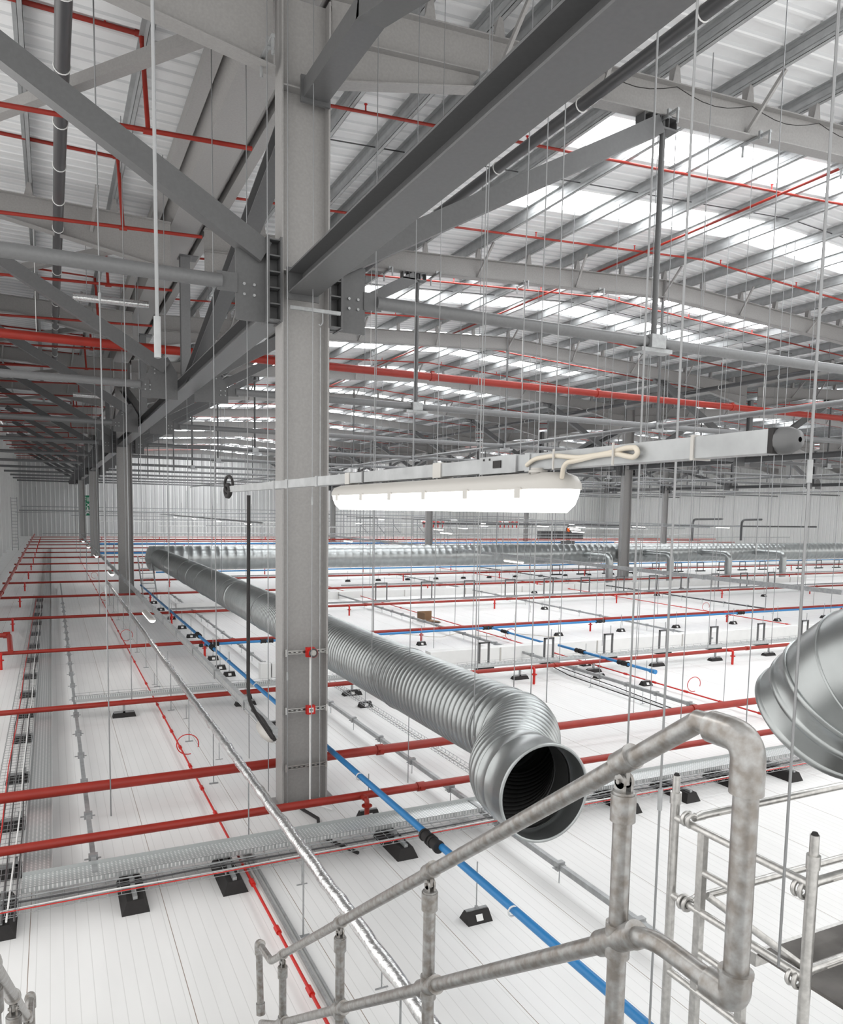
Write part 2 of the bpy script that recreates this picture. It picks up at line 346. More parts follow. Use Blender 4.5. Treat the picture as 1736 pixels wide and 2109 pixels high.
def post_label(i, k): return '%s column row, %s frame back' % (SH[i], PORD[k])
for i, x in enumerate(VX):
    for k, y in enumerate(YP):
        if i == 1 and y < 20 or i == 2 and y < 40: continue
        is_col = k % 3 == 0
        if not is_col:
            t = thing('king_post', 'upright steel post over the chord of the ' + post_label(i,k), 'post', (x,y,CZ+.13), 'posts of the valley trusses')
            MB().ibeam((x+CO,y,CZ+.13), (x+CO,y,5.45), .2, .2, .01, .014, (0,1,0)).build('post', steel3, t)
            m1 = MB(); m1.box((x-.2,y-.2,5.45),(x+.2,y+.2,5.47)); m1.build('cap_plate', steel2, t)
            t2 = thing('gusset_plate', 'bolted gusset plate on the chord of the ' + post_label(i,k), 'plate', (x,y,CH), 'gusset plates of the valley trusses')
            for s in (-1,1):
                xx = x+CO+s*.18
                m1 = MB(); m1.prof((xx, y-.012, 0), (xx, y+.012, 0), [(0,0)]*3) if False else None
                pts = [(xx, CH-.16), (xx+s*.75, CH-.16), (xx+s*.75, CH+.16), (xx+s*.5, CH+.62), (xx+s*.2, CH+.75), (xx, CH+.4)]
                n = len(pts)
                m1.add([(px, y-.01, pz) for px, pz in pts]+[(px, y+.01, pz) for px, pz in pts],
                       [tuple(range(n)), tuple(range(2*n-1, n-1, -1))]+[(q, n+q, n+(q+1) % n, (q+1) % n) for q in range(n)])
                pl = m1.build('plate', steel2, t2)
                if k < 5 and i == 0:
                    bs = [(bx, CH+bz-.05) for bx in (.58,.68) for bz in (.07,.17)] + [(.28+.1*q, CH+.5-.06*q+.08*r_) for q in range(3) for r_ in (0,1)]
                    for bx, bz in bs: MB().cyl((xx+s*bx, y-.03, bz), (xx+s*bx, y-.01, bz), .017, 6).build('bolt', galv, pl)
        else:
            t2 = thing('column_bracket', 'bolted stiffened bracket on the column of the ' + post_label(i,k), 'bracket', (x,y,CH-.25), 'brackets at the columns')
            for s in (-1,1):
                xx = x+s*.3
                m1 = MB(); m1.box((xx+s*.005-.012, y-.16, CH-.3), (xx+s*.005+.012, y+.16, CH+.68))
                m1.box((xx+s*.16-.012, y-.16, CH-.3), (xx+s*.16+.012, y+.16, CH+.68))
                for q in range(6):
                    z = CH-.28+q*.185; m1.box((xx+min(0,s*.16), y-.15, z-.008), (xx+max(0,s*.16), y+.15, z+.008))
                m1.box((xx+min(s*.005,s*.16), y+.0, CH-.3), (xx+max(s*.005,s*.16), y+.01, CH+.68))
                m1.build('stiffened_spacer', steel2, t2)
                m1 = MB(); m1.box((xx+min(s*.16,s*.52), y-.012, CH-.3), (xx+max(s*.16,s*.52), y+.012, CH+.52)); pl = m1.build('plate', steel2, t2)
                for bx in (.3,.42):
                    for bz in (0,.12): MB().cyl((xx+s*bx, y-.035, CH+.0+bz), (xx+s*bx, y-.01, CH+.0+bz), .018, 6).build('bolt', galv, pl)
        # truss diagonals in the valley plane
        if is_col:
            for s in (-1, 1):
                if s > 0 and y+8.6 > YEND: continue
                if s < 0 and i and k < 4: continue
                lab = ('dark diagonal beam from the near column head, %s' % ('sloping towards the camera' if s < 0 else 'sloping away from the camera')) if (i == 0 and k == 0) else 'truss diagonal %s the column of the %s' % ('before' if s < 0 else 'behind', post_label(i,k))
                m1 = MB()
                if i == 0 and k == 0 and s < 0:
                    m1.bar((x+.1,y-.18,4.93), (x+.1,y-2.0,4.86), .30, .2); m1.bar((x+.1,y-1.95,4.86), (x+.1,y-8.4,2.9), .30, .2)
                    m1.box((x-.08, y-.2, 4.78), (x+.28, y-.16, 5.08))
                else:
                    m1.ibeam((x, y+s*.15, 4.95), (x, y+s*8.3, CH+.3), .26, .26, .012, .016)
                tag(m1.build('truss_diagonal', steel2), lab, 'beam', 'diagonals of the valley trusses')
        # knee braces, ties and hanging poles on both sides
        for s in (-1, 1):
            side = 'left' if s < 0 else 'right'
            if i == 2 and s > 0 and y < 55: continue
            z0 = CH+.50 if is_col else CH+.5; x0 = x+s*(.47 if is_col else .5)
            if i == 0 and s < 0: x1, z1 = XL+1.25, zt(XL)-.5
            else: x1, z1 = x+s*5.5, zt(x+s*5.6)-.62
            m1 = MB(); m1.bar((x0, y, z0), (x1, y, z1), .2, .26, (0,0,1))
            nm = 'near column' if (i == 0 and k == 0) else post_label(i,k)
            tag(m1.build('knee_brace', steel2), ('big dark knee brace rising %s from the near column' % side) if nm == 'near column' else 'knee brace rising %s at the %s' % (side, nm), 'brace', 'knee braces rising from the valley trusses')
            # horizontal tie tube
            xt0 = x+s*(.88 if is_col else .93)
            if i == 0 and s < 0: xt1 = XL+.05
            elif s > 0: xt1 = x+27.25-(.93 if True else 0) if i < 2 else XR-.1
            else: xt1 = None
            if xt1 is not None:
                zz = CH+.12
                t3 = thing('tie_tube', ('round grey tie tube running %s from the near column bracket' % side) if nm == 'near column' else 'round tie tube running %s at the %s' % (side, nm), 'tube', ((xt0+xt1)/2, y, zz), 'horizontal tie tubes')
                m1 = MB(); m1.cyl((xt0+s*.1, y, zz), (xt1-s*.1, y, zz), .082, 14); m1.build('tube', steel3, t3)
                m1 = MB(); m1.box((min(xt0-s*.08, xt0+s*.16), y-.028, zz-.11), (max(xt0-s*.08, xt0+s*.16), y-.012, zz+.11)); m1.build('end_fork', steel2, t3)
                if s > 0 and k < 6:
                    for q, xq in enumerate((x+5.6, RX[i])):
                        m1 = MB(); m1.box((xq-.14, y-.13, zz-.10), (xq+.14, y+.13, zz+.10)); m1.box((xq-.3, y-.1, zz-.16), (xq+.3, y+.1, zz-.1)); m1.build('node_plate', galv, t3)
            if not (i == 0 and s < 0):
                xq = x+s*5.6; zb = CH+.22
                t4 = thing('hanging_pole', 'slim vertical pole hanging from the rafter %s at the %s' % (side, nm if nm != 'near column' else 'near portal frame'), 'pole', (xq, y, zb), 'vertical poles holding the tie tubes')
                m1 = MB(); m1.cyl((xq, y, zb), (xq, y, zt(xq)-.52), .045, 10); m1.build('pole', steel2, t4)
                if k < 6:
                    m1 = MB(); m1.box((xq-.45, y-.1, zt(xq)-.69), (xq+.2, y+.1, zt(xq)-.66)); m1.box((xq-.45, y-.1, zt(xq)-.52), (xq+.2, y+.1, zt(xq)-.5))
                    for e in range(5): m1.box((xq-.44+e*.155, y-.1, zt(xq)-.66), (xq-.428+e*.155, y+.1, zt(xq)-.52))
                    m1.build('head_bracket', steel2, t4)
for i in range(3):
    for k, y in enumerate(YP):
        if i == 0 and k < 1 or i == 1 and k < 3 or i == 2 and k < 6: continue
        x = RX[i]; m1 = MB(); m1.cyl((x, y, CH+.22), (x, y, zt(x)-.5), .04, 8)
        tag(m1.build('ridge_pole', steel2), 'slim pole below the ridge, %s, %s frame' % (BAYW[i], PORD[k]), 'pole', 'poles below the ridges')
    for (a, b, w_) in ((9.4, 26.6, 'near'), (26.6, 61.0, 'middle'), (61.0, YEND, 'far')):
        if i and w_ == 'near': continue
        m1 = MB(); m1.cyl((RX[i], a+.1, CH+.12), (RX[i], b-.1, CH+.12), .075, 12)
        tag(m1.build('ridge_tie_tube', steel3), 'round tube along the %s, %s length, crossing the ties' % (BAYW[i], w_), 'tube', 'tubes along the bays')
# pale roof plane braces in the left strip
for k in range(0, 9):
    y = YP[k]
    m1 = MB(); m1.bar((VX[0]-.45, y+.3, zt(2)-.25), (XL+.2, y+8.4, zt(XL)-.25), .16, .16)
    tag(m1.build('roof_brace', steel), 'pale diagonal roof brace left of the columns in the %s bay back' % PORD[k], 'brace', 'roof braces along the left strip')

# ------------------------------------------------------------------ rafters
PUR = [4.5, 5.53, 6.12, 7.25, 8.62, 10.15, 11.7, 13.3, 14.87, 16.45, 18.0, 19.6, 21.15, 22.7, 24.25, 25.8, 27.35, 28.8]
def rafter(xa, xb, y, label, grp, left=False):
    t = thing('steel_rafter', label, 'rafter', (xa, y, zt(xa)-.5), grp)
    N_ = 24; xs = sorted(set([xa+(xb-xa)*q/N_ for q in range(N_+1)] + ([xa+.0, xa+3.3, xb-3.3] if not left else [xb-3.2])))
    def bot(x):
        d = .5; 
        if left: h = max(0, 1-(xb-x)/3.2)*.5
        else: h = max(0, 1-min(x-xa, xb-x)/3.3)*.5
        return zt(x)-d-h
    m1 = MB(); n = len(xs)
    vs = [(x, y-.007, bot(x)) for x in xs]+[(x, y-.007, zt(x)) for x in xs]+[(x, y+.007, bot(x)) for x in xs]+[(x, y+.007, zt(x)) for x in xs]
    m1.add(vs, [(q, q+1, n+q+1, n+q) for q in range(n-1)]+[(2*n+q, 3*n+q, 3*n+q+1, 2*n+q+1) for q in range(n-1)])
    m1.build('web', steel, t)
    def flange(f, th, nm):
        m1 = MB(); vs = []
        for x in xs: z = f(x); vs += [(x,y-.11,z),(x,y+.11,z),(x,y+.11,z+th),(x,y-.11,z+th)]
        fs = []
        for q in range(n-1):
            for e in range(4): fs.append((q*4+e, q*4+(e+1) % 4, (q+1)*4+(e+1) % 4, (q+1)*4+e))
        fs += [(0,1,2,3), (4*n-1,4*n-2,4*n-3,4*n-4)]
        m1.add(vs, fs).build(nm, steel, t)
    flange(lambda x: zt(x)-.018, .018, 'top_flange'); flange(bot, .018, 'bottom_flange')
    if not left: flange(lambda x: zt(x)-.5 if (x < xa+3.3 or x > xb-3.3) else bot(x)+.001, .014, 'haunch_flange')
    return t
cl = MB().add([(-.09,-.09,0),(.07,-.09,0),(.03,-.09,.26),(-.03,-.09,.26),(-.09,-.075,0),(.07,-.075,0),(.03,-.075,.26),(-.03,-.075,.26)],
              [(0,1,2,3),(7,6,5,4),(0,4,5,1),(1,5,6,2),(2,6,7,3),(3,7,4,0)]).box((-.005,-.09,0),(.005,.09,.26))
def cleat_mesh():
    me = bpy.data.meshes.new('purlin_cleat'); me.from_pydata(cl.v, [], cl.f); me.materials.append(steel); return me
cme = cleat_mesh()
r0 = rafter(VX[0]+.36, VX[1]-.36, 9.4, 'nearest grey rafter with deep haunch, crossing right from the near column head', 'rafters of the bay right of the near column')
for x in PUR:
    o = bpy.data.objects.new('purlin_cleat', cme); COL.objects.link(o); o.parent = r0; o.location = Vector((x, 9.4, zt(x)))-r0.location
for q, x in enumerate(PUR[1:-1]):
    if q % 2: continue
    m1 = MB(); m1.bar((x, 9.4-.02, zt(x)-.46), (x-.12 if q % 4 else x+.12, 9.4-.62, zt(x)+.27), .05, .05); m1.build('fly_brace', steel, r0)
for s in (-.18, .18):
    MB().box((RX[0]+s*.1-.01, 9.3, zt(RX[0])-.6), (RX[0]+s*.1+.01, 9.5, zt(RX[0])+.04)).build('splice_plate', steel, r0)
rl = rafter(XL, VX[0]-.36, 9.4, 'nearest grey rafter left of the near column, top left of the view', 'rafters over the left strip', True)
for x in (-1.85, -.24, 1.36):
    o = bpy.data.objects.new('purlin_cleat', cme); COL.objects.link(o); o.parent = rl; o.location = Vector((x, 9.4, zt(x)))-rl.location
for x in (-1.6, .9):
    m1 = MB(); m1.bar((x, 9.38, zt(x)-.46), (x+.1, 8.75, zt(x)+.25), .06, .06); m1.build('fly_brace', steel, rl)
for k, y in enumerate(YP):
    if k:
        dup(r0, (r0.location.x, y, r0.location.z), '%s grey rafter back, in the %s' % (PORD[k], BAYW[0]), 1, skip=() if k < 5 else ('purlin_cleat','fly_brace','splice_plate'))
        dup(rl, (rl.location.x, y, rl.location.z), '%s grey rafter back, over the left strip' % PORD[k], 1, skip=() if k < 5 else ('purlin_cleat','fly_brace'))
    for i in (1, 2):
        if i == 1 and k < 2 or i == 2 and k < 4: continue
        dup(r0, (VX[i]+.36, y, r0.location.z), '%s grey rafter back, in the %s' % (PORD[k], BAYW[i]), 1, group='rafters of the %s' % BAYW[i], skip=('purlin_cleat',) if k > 4 else ())

# ------------------------------------------------------------------ purlins
def purlin(x, lab, grp, y0, sag=True):
    z = zt(x)
    t = thing('roof_purlin', lab, 'purlin', (x, y0, z+.25), grp)
    m1 = MB(); y1 = YEND-.1
    m1.box((x-.003, y0, z+.25), (x+.003, y1, z+.5)); m1.box((x-.003, y0, z+.25), (x+.07, y1, z+.256)); m1.box((x-.07, y0, z+.494), (x+.003, y1, z+.5))
    m1.box((x+.064, y0, z+.25), (x+.07, y1, z+.27)); m1.box((x-.003,y0,z+.31),(x+.012,y1,z+.316)); m1.box((x-.003,y0,z+.43),(x+.012,y1,z+.436))
    m1.build('section', galv_p, t)
    if sag:
        for yy in (13.7, 22.3, 30.9):
            x2 = x+1.55; m1 = MB(); m1.cyl((x, yy, z+.36), (x2, yy+.0, zt(x2)+.36), .012, 6); m1.build('sag_rod', darkp, t)
galv_p = mat('galvanised_purlin', (.40,.41,.415), .5, .2, .15, 6)
for q, x in enumerate(PUR):
    purlin(x, '%s roof purlin to the right of the near column' % od(q), 'purlins of the bay right of the near column', 3.0, q < 16)
for q, x in enumerate((1.36, -.24, -1.85, -3.1)):
    purlin(x, '%s roof purlin to the left of the near column' % od(q), 'purlins over the left strip', 3.0, False)
for i in (1, 2):
    for q, x in enumerate(PUR):
        purlin(x+27.25*i, '%s roof purlin from the left in the %s' % (od(q), BAYW[i]), 'purlins of the %s' % BAYW[i], 20.0 if i == 1 else 40.0, False)
for i, x in enumerate(VX):
    y0 = 3.0 if i == 0 else (22.0 if i == 1 else 45.0)
    z = zt(x)+.08; m1 = MB(); t = thing('valley_gutter', 'wide folded valley gutter over the %s column row' % SH[i], 'gutter', (x, y0, z), 'valley gutters')
    m1.box((x-.3, y0, z), (x+.3, YEND-.1, z+.01)); m1.prof((x-.3,y0,z), (x-.3,YEND-.1,z), [(0,0),(.0,.01),(-.32,.45),(-.33,.45)]); m1.prof((x+.3,y0,z), (x+.3,YEND-.1,z), [(0,0),(0,.01),(.32,.45),(.33,.45)]); m1.build('trough', steel, t)
    for s in (-1,1):
        m1 = MB(); m1.box((x+s*.62-.1, y0, z+.1), (x+s*.62+.1, YEND-.1, z+.33)); m1.build('eaves_beam', steel, t)

# ------------------------------------------------------------------ pipework under the roof
def pipe_x(y, x0, x1, z, r, n=10): return MB().cyl((x0,y,z),(x1,y,z), r, n)
def ranges():
    q = 0
    y = 12.2
    while y < YEND:
        for i in range(3):
            if i == 1 and y < 22 or i == 2 and y < 44: continue
            xa, xm, xb = VX[i]+.8, RX[i], min(VX[i]+26.3, XR-.3)
            if i == 0: xa = VX[0]+.7
            t = thing('sprinkler_range_pipe', '%s thin red roof pipe back, %s' % (od(q), BAYW[i]), 'pipe', (xm, y, zt(xm)+.15), 'red range pipes under the roof')
            m1 = MB(); m1.sweep([(xa,y,zt(xa)+.18),(xm,y,zt(xm)+.18),(xb,y,zt(xb)+.18)], .027, 8); m1.build('pipe', red, t)
            if y < 40:
                for e in range(8):
                    xx = xa+1.2+e*3.1; z = zt(xx)+.18
                    m1 = MB(); m1.cyl((xx,y,z+.02),(xx,y,z+.12), .014, 6); m1.cyl((xx,y,z+.12),(xx,y,z+.13), .03, 8); m1.build('sprinkler_head', redb, t)
        # left strip: upper pipe, riser and lower pipe
        t = thing('sprinkler_range_pipe', '%s stepped red sprinkler pipe back, left strip' % od(q), 'pipe', (-.5, y, 5.3), 'stepped red pipes over the left strip')
        m1 = MB(); m1.sweep([(XL+.1,y,6.72),(1.33,y,6.68),(1.40,y,5.37)], .034, 10, .06); m1.cyl((XL+.1,y,5.2),(2.9,y,5.46), .034, 10); m1.build('pipe', red, t)
        if y < 50:
            for xx in (.85, -1.4):
                m1 = MB(); m1.cyl((xx,y,6.7),(xx,y,6.82), .016, 6); m1.cyl((xx,y,6.82),(xx,y,6.835), .034, 8); m1.build('sprinkler_head', redb, t)
            m1 = MB(); m1.sweep([(1.24,y,6.685),(1.335,y,6.68),(1.345,y,6.56)], .045, 10, .05); m1.build('elbow_fitting', red, t)
            MB().cyl((1.33,y,5.38),(1.47,y,5.385), .045, 10).build('tee_fitting', red, t)
        q += 1; y += 4.3
ranges()
for i in range(3):
    xq = 14.2+27.25*i
    tag(MB().cyl((xq,10+12*i,zt(xq)+.1),(xq,YEND-1,zt(xq)+.1), .03, 8).build('sprinkler_feed_pipe', red), 'thin red pipe running away beside the ridge, %s' % BAYW[i], 'pipe', 'red feed pipes under the roof')
t = thing('sprinkler_main', 'large bright red main pipe crossing the whole hall below the roof', 'pipe', (20, 20, 3.75))
pipe_x(20, XL+.1, XR-.2, 3.82, .105, 18).build('pipe', red, t)
for x in (4.0, 9.9, 15.8, 21.7, 27.6, 33.5, 39.4):
    m1 = MB(); m1.cyl((x-.07,20,3.82),(x+.07,20,3.82), .125, 16); m1.box((x-.05,19.97,3.93),(x+.05,20.03,3.98)); m1.build('coupling', red, t)
for x in (-.2, 8.0, 12.9, 17.4, 23.2, 29, 35, 41):
    m1 = MB(); m1.torus((x,20,3.82), .115, .012, (1,0,0), 16, 5); m1.cyl((x,20,3.93),(x,20,zt(x)+.25), .008, 5); m1.build('clamp_hanger', white, t)
def band_pipe(name, x, y0, y1, z, r, lab, step=1.6):
    t = thing(name, lab, 'pipe', (x, y0, z))
    MB().cyl((x,y0,z),(x,y1,z), r, 16).build('pipe', darkp, t)
    y = y0+.7; c = 0
    while y < y1 and c < 22:
        m1 = MB(); m1.torus((x,y,z), r+.006, .01, (0,1,0), 16, 5); m1.build('band', white, t); y += step; c += 1
band_pipe('rainwater_pipe', .27, 7.5, 34, 5.6, .095, 'dark grey rainwater pipe with white bands left of the near column')
band_pipe('rainwater_pipe', 6.72, 4.0, 60, 5.6, .085, 'dark rainwater pipe with pale bands right of the overhead chord beam', 2.2)
band_pipe('rainwater_pipe', 26.0, 18, 90, 5.5, .09, 'dark rainwater pipe left of the middle column row', 3)
band_pipe('rainwater_pipe', 33.8, 24, 90, 5.5, .09, 'dark rainwater pipe right of the middle column row', 3)
m1 = MB(); m1.sweep([(.6,20.6,4.95),(2.3,20.5,4.95)], .09, 12); t = thing('foil_pipe_end', 'short foil wrapped pipe end hung under the left strip roof', 'pipe', (1.5,20.5,4.9)); m1.build('pipe', foil, t)
for x in (.9,2.0): MB().cyl((x,20.57,5.0),(x,20.57,zt(x)+.5), .008, 6).build('hanger', galv, t)
m1 = MB(); m1.sweep([(1.0,37.6,4.85),(2.6,37.5,4.85)], .1, 10); t = thing('foil_pipe_end', 'second foil wrapped pipe end further back under the left roof', 'pipe', (1.5,37.5,4.8)); m1.build('pipe', foil, t)
for x in (1.2,2.3): MB().cyl((x,37.55,4.9),(x,37.55,zt(x)+.5), .008, 6).build('hanger', galv, t)

# sagging cable along the near rafter, coil of cable by the haunch
pts = []
for q in range(9):
    xa = 7.0+q*1.55
    for e in range(6): tt = e/6; xx = xa+1.55*tt; pts.append((xx, 9.24, zt(xx)-.1-.14*math.sin(PI*tt)))
tag(MB().sweep(pts, .006, 5).build('sagging_cable', black), 'thin dark cable sagging in swags along the nearest rafter', 'cable')
m1 = MB()
for q in range(5): m1.torus((6.0+.02*q, 9.4, 5.56+.02*q), .2-.008*q, .007, (.3,1,.1), 22, 5)
tag(m1.build('cable_coil', black), 'coil of black cable hanging below the haunch of the nearest rafter', 'cable')

# ------------------------------------------------------------------ red pipes low over the floor
RY = [8.52, 10.0, 14.2, 20.0, 26.0, 32.0, 38.0, 44.0, 50.0, 56.0, 62.0, 68.0, 74.0, 80.0, 86.0, 92.0]
for q, y in enumerate(RY):
    z = -3.49 if q == 0 else -3.45; r = .048 if q == 0 else (.064 if q == 1 else .045)
    x0 = -3.2 if q < 5 else -2.0; x1 = {0:12, 1:18, 2:26}.get(q, 60 if q < 8 else 82)
    if q == 3: x1 = 42
    t = thing('sprinkler_floor_main', '%s red pipe from the camera crossing low over the white floor' % od(q), 'pipe', ((x0+x1)/2, y, z), 'red mains low over the floor')
    pipe_x(y, x0, x1, z, r, 14).build('pipe', red, t)
    xs = [4.2+6.1*e for e in range(9)] if q != 0 else [4.15, 9.9]
    for x in xs:
        if x > x1-1: continue
        m1 = MB(); m1.cyl((x-.05,y,z),(x+.05,y,z), r*1.25, 12); m1.box((x-.03,y-r*1.7,z-.02),(x+.03,y+r*1.7,z+.02)); m1.build('coupling', red, t)
    ds = {0:[3.35], 1:[], 2:[9.6,15.7,21.5]}.get(q, [-1.13+6.1*e for e in range(9)])
    if q in (3,4,5): ds = [-1.13, 3.45, 9.6, 15.7, 21.8, 28, 34, 40]
    for x in ds:
        if x > x1: continue
        m1 = MB(); m1.cyl((x,y-.02,z-.01),(x,y-.13,z+.01), r*.8, 10); m1.sweep([(x,y-.1,z+.0),(x,y-.17,z),(x,y-.17,FZ)], .03, 10, .04)
        m1.cyl((x,y-.17,z-.12 if q else z-.06),(x,y-.17,z-.14 if q else z-.075), .065, 12); m1.build('drop_leg', redb if q else red, t)
# header pipe on the left and corner piece
m1 = MB(); m1.cyl((-1.72,29,-3.25),(-1.72,95,-3.25), .06, 12)
for y in (32,38,44,50,56): m1.cyl((-1.72,y-.12,-3.25),(-1.72,y+.12,-3.25), .08, 12)
tag(m1.build('header_pipe', red), 'dull red header pipe running away along the left wall', 'pipe')
m1 = MB(); m1.sweep([(-2.5,21.5,-3.25),(-1.02,21.5,-3.25),(-.93,19.9,-3.4)], .06, 12, .15); m1.cyl((-1.16,21.5,-3.25),(-1.0,21.5,-3.25), .08, 12)
tag(m1.build('pipe_elbow', red), 'short red pipe elbow at the left edge joining a floor main', 'pipe')

# thin red detection pipes along Y with hoops
for x, y0, y1, lab in ((1.71, 4.6, 62, 'thin bright red pipe running away over the floor left of the near column'),
                       (12.0, 9.2, 40, 'thin red pipe running away over the floor right of the round duct'),
                       (23.0, 17.5, 45, 'thin red pipe running away over the floor far to the right')):
    t = thing('thin_red_pipe', lab, 'pipe', (x, y0, -3.73))
    MB().cyl((x,y0,-3.71),(x,y1,-3.71), .014 if x < 5 else .016, 8).build('pipe', redb, t)
    y = y0+.8; c = 0
    while y < y1 and c < 26:
        MB().cyl((x,y-.05,-3.71),(x,y+.05,-3.71), .026, 8).build('joint', redb, t); y += .95 if y < 16 else 2.5; c += 1
for n_, (x, y) in enumerate(((1.75,11.7),(1.78,22.5),(1.8,32.6),(1.9,42.7),(12.2,11.9),(12.1,19.0),(23.2,22.2))):
    m1 = MB(); m1.torus((x+.02,y,-3.57), .16, .008, (.15,1,.1), 22, 6, .85, (.3,0,-1)); 
    tag(m1.build('red_tube_hoop', redb), ('thin red tube hoop standing on the %s' % ('left thin red pipe' if n_ < 4 else 'thin red pipes to the right')) + ', %s back' % PORD[n_ if n_ < 4 else n_-4], 'tube', 'small red tube hoops')

# blue pipes
def coupl(t, c, d, r):
    c = Vector(c); d = Vector(d).normalized()
    for e in (-.09, .09):
        m1 = MB(); m1.cyl(c+d*(e-.06), c+d*(e+.06), r*1.5, 14); m1.cyl(c+d*(e-.075), c+d*(e-.045), r*1.75, 14); m1.cyl(c+d*(e+.045), c+d*(e+.075), r*1.75, 14); m1.build('compression_coupling', black, t)
t = thing('blue_water_pipe', 'long blue pipe passing right of the near column towards the camera', 'pipe', (3.27, 3, -3.2))
MB().cyl((3.3,2.6,-3.2),(3.22,33,-3.2), .036, 14).build('pipe', blue, t)
for y in (6.43, 19.6, 17.7): coupl(t, (3.26,y,-3.2), (0,1,0), .036)
for y in (4.98, 8.4, 11.2, 13.6, 16, 22, 24.5, 27, 30):
    m1 = MB(); m1.torus((3.27,y,-3.2), .042, .008, (0,1,0), 14, 5); m1.build('clip', white, t)
t = thing('blue_water_pipe', 'blue pipe crossing the floor beside the fourth red main', 'pipe', (14, 19.6, -3.45))
pipe_x(19.6, 3.4, 42, -3.45, .034, 12).build('pipe', blue, t)
for x in (3.6, 5.0, 11.7, 15.9, 22.2): coupl(t, (x,19.6,-3.45), (1,0,0), .034)
t = thing('blue_water_pipe', 'short blue branch pipe ending over the floor right of the duct', 'pipe', (11.75, 12.8, -3.4))
m1 = MB(); m1.cyl((11.75,12.7,-3.4),(11.75,16.1,-3.4), .034, 12); m1.cyl((11.75,12.55,-3.4),(11.75,12.72,-3.4), .05, 12); m1.build('pipe', blue, t)
for y in (13.6, 15.2): coupl(t, (11.75,y,-3.4), (0,1,0), .034)
t = thing('blue_water_pipe', 'blue pipe leaving the crossing pipe over the far duct end', 'pipe', (11.8, 17.6, -3.45))
MB().cyl((11.8,16.9,-3.45),(11.8,19.5,-3.45), .03, 12).build('pipe', blue, t); coupl(t, (11.8,18.8,-3.45), (0,1,0), .03)
pipe_m = MB().cyl((4.9,42.4,-3.45),(72,42.4,-3.45), .04, 10); tag(pipe_m.build('blue_water_pipe', blue), 'thin blue line of pipe in front of the big far duct', 'pipe')
for lab, y in (('distant blue pipe just behind the big far duct', 58), ('most distant blue pipe before the back wall', 72)):
    tag(MB().cyl((3,y,-3.3),(60,y,-3.3), .07, 8).build('blue_water_pipe', blue), lab, 'pipe')

# foil-wrapped pipe and white skirting rail below
t = thing('foil_wrapped_pipe', 'silver foil wrapped pipe running diagonally past the foot of the near column', 'pipe', (1.93, 3, -3))
m1 = MB(); cs = []; rs = []; ax = []
y = 2.7
while y < 33: cs.append((1.93+random.uniform(-.004,.004), y, -3.0+random.uniform(-.006,.006))); rs.append((.052 if y < 16 else .05)+random.uniform(-.004,.005)); ax.append((0,1,0)); y += .11
m1.rings(cs, rs, ax, 14).build('pipe', foil, t)
for q in range(14):
    y = 4.2+q*2.1; m1 = MB(); m1.cyl((1.93,y,-3.05),(1.93,y,FZ), .008, 6); m1.box((1.87,y-.02,FZ),(1.99,y+.02,FZ+.01)); m1.build('stand_rod', galv, t)
t = thing('white_floor_channel', 'white ribbed channel lying on the floor beside the thin red pipe', 'trunking', (1.82, 3.6, FZ))
m1 = MB(); m1.box((1.77,3.4,FZ),(1.88,8.4,FZ+.05)); m1.build('channel', white, t)
m1 = MB(); m1.box((1.79,3.4,FZ+.05),(1.81,8.4,FZ+.075)); m1.box((1.84,3.4,FZ+.05),(1.86,8.4,FZ+.075)); m1.build('rib', galv, t)

# ------------------------------------------------------------------ cable trays
perf = mat('perforated_tray_zinc', (.50,.52,.52), .4, .6)
nt = perf.node_tree; N = nt.nodes; L = nt.links
g = N.new('ShaderNodeNewGeometry'); vor = N.new('ShaderNodeTexVoronoi'); vor.voronoi_dimensions = '2D'; vor.inputs['Scale'].default_value = 26; vor.inputs['Randomness'].default_value = 0
L.new(g.outputs['Position'], vor.inputs['Vector']); mth = N.new('ShaderNodeMath'); mth.operation = 'LESS_THAN'; mth.inputs[1].default_value = .26
L.new(vor.outputs['Distance'], mth.inputs[0]); mx = N.new('ShaderNodeMix'); mx.data_type = 'RGBA'
mx.inputs[6].default_value = (.50,.52,.52,1); mx.inputs[7].default_value = (.86,.86,.86,1); L.new(mth.outputs[0], mx.inputs[0]); L.new(mx.outputs[2], N['Principled BSDF'].inputs['Base Color'])
def basket(t, a, b, width, side, z, wire=.0045, step=.11, longs=7):
    # a, b endpoints; side = direction of the width
    a = Vector((*a, z)); b = Vector((*b, z)); d = (b-a).normalized(); s = Vector(side); m1 = MB()
    for q in range(longs):
        o = s*(width*q/(longs-1)); m1.bar(a+o, b+o, wire, wire)
    for e in (0, width): m1.bar(a+s*e+V(0,0,.05), b+s*e+V(0,0,.05), wire, wire)
    n = int((b-a).length/step)
    for q in range(n+1):
        p = a+d*(q*step); m1.bar(p, p+s*width, wire, wire); m1.bar(p, p+V(0,0,.05), wire, wire); m1.bar(p+s*width, p+s*width+V(0,0,.05), wire, wire)
    m1.build('wire_mesh', galv, t)
def ptray(t, a, b, width, side, z, m_=None):
    a = Vector((*a, z)); b = Vector((*b, z)); s = Vector(side)
    m1 = MB(); m1.bar(a+s*width/2, b+s*width/2, width, .004); m1.bar(a+V(0,0,.02), b+V(0,0,.02), .004, .045); m1.bar(a+s*width+V(0,0,.02), b+s*width+V(0,0,.02), .004, .045); m1.build('tray_bed', m_ or perf, t)
t = thing('perforated_cable_tray', 'grey perforated cable tray running straight away at far left', 'tray', (-.19, 7.4, -3.4))
ptray(t, (-.345,8.1), (-.345,70), .265, (1,0,0), -3.6)
t = thing('wire_basket_tray', 'wire mesh basket tray beside the perforated tray at far left', 'tray', (-.5, 7.1, -3.4))
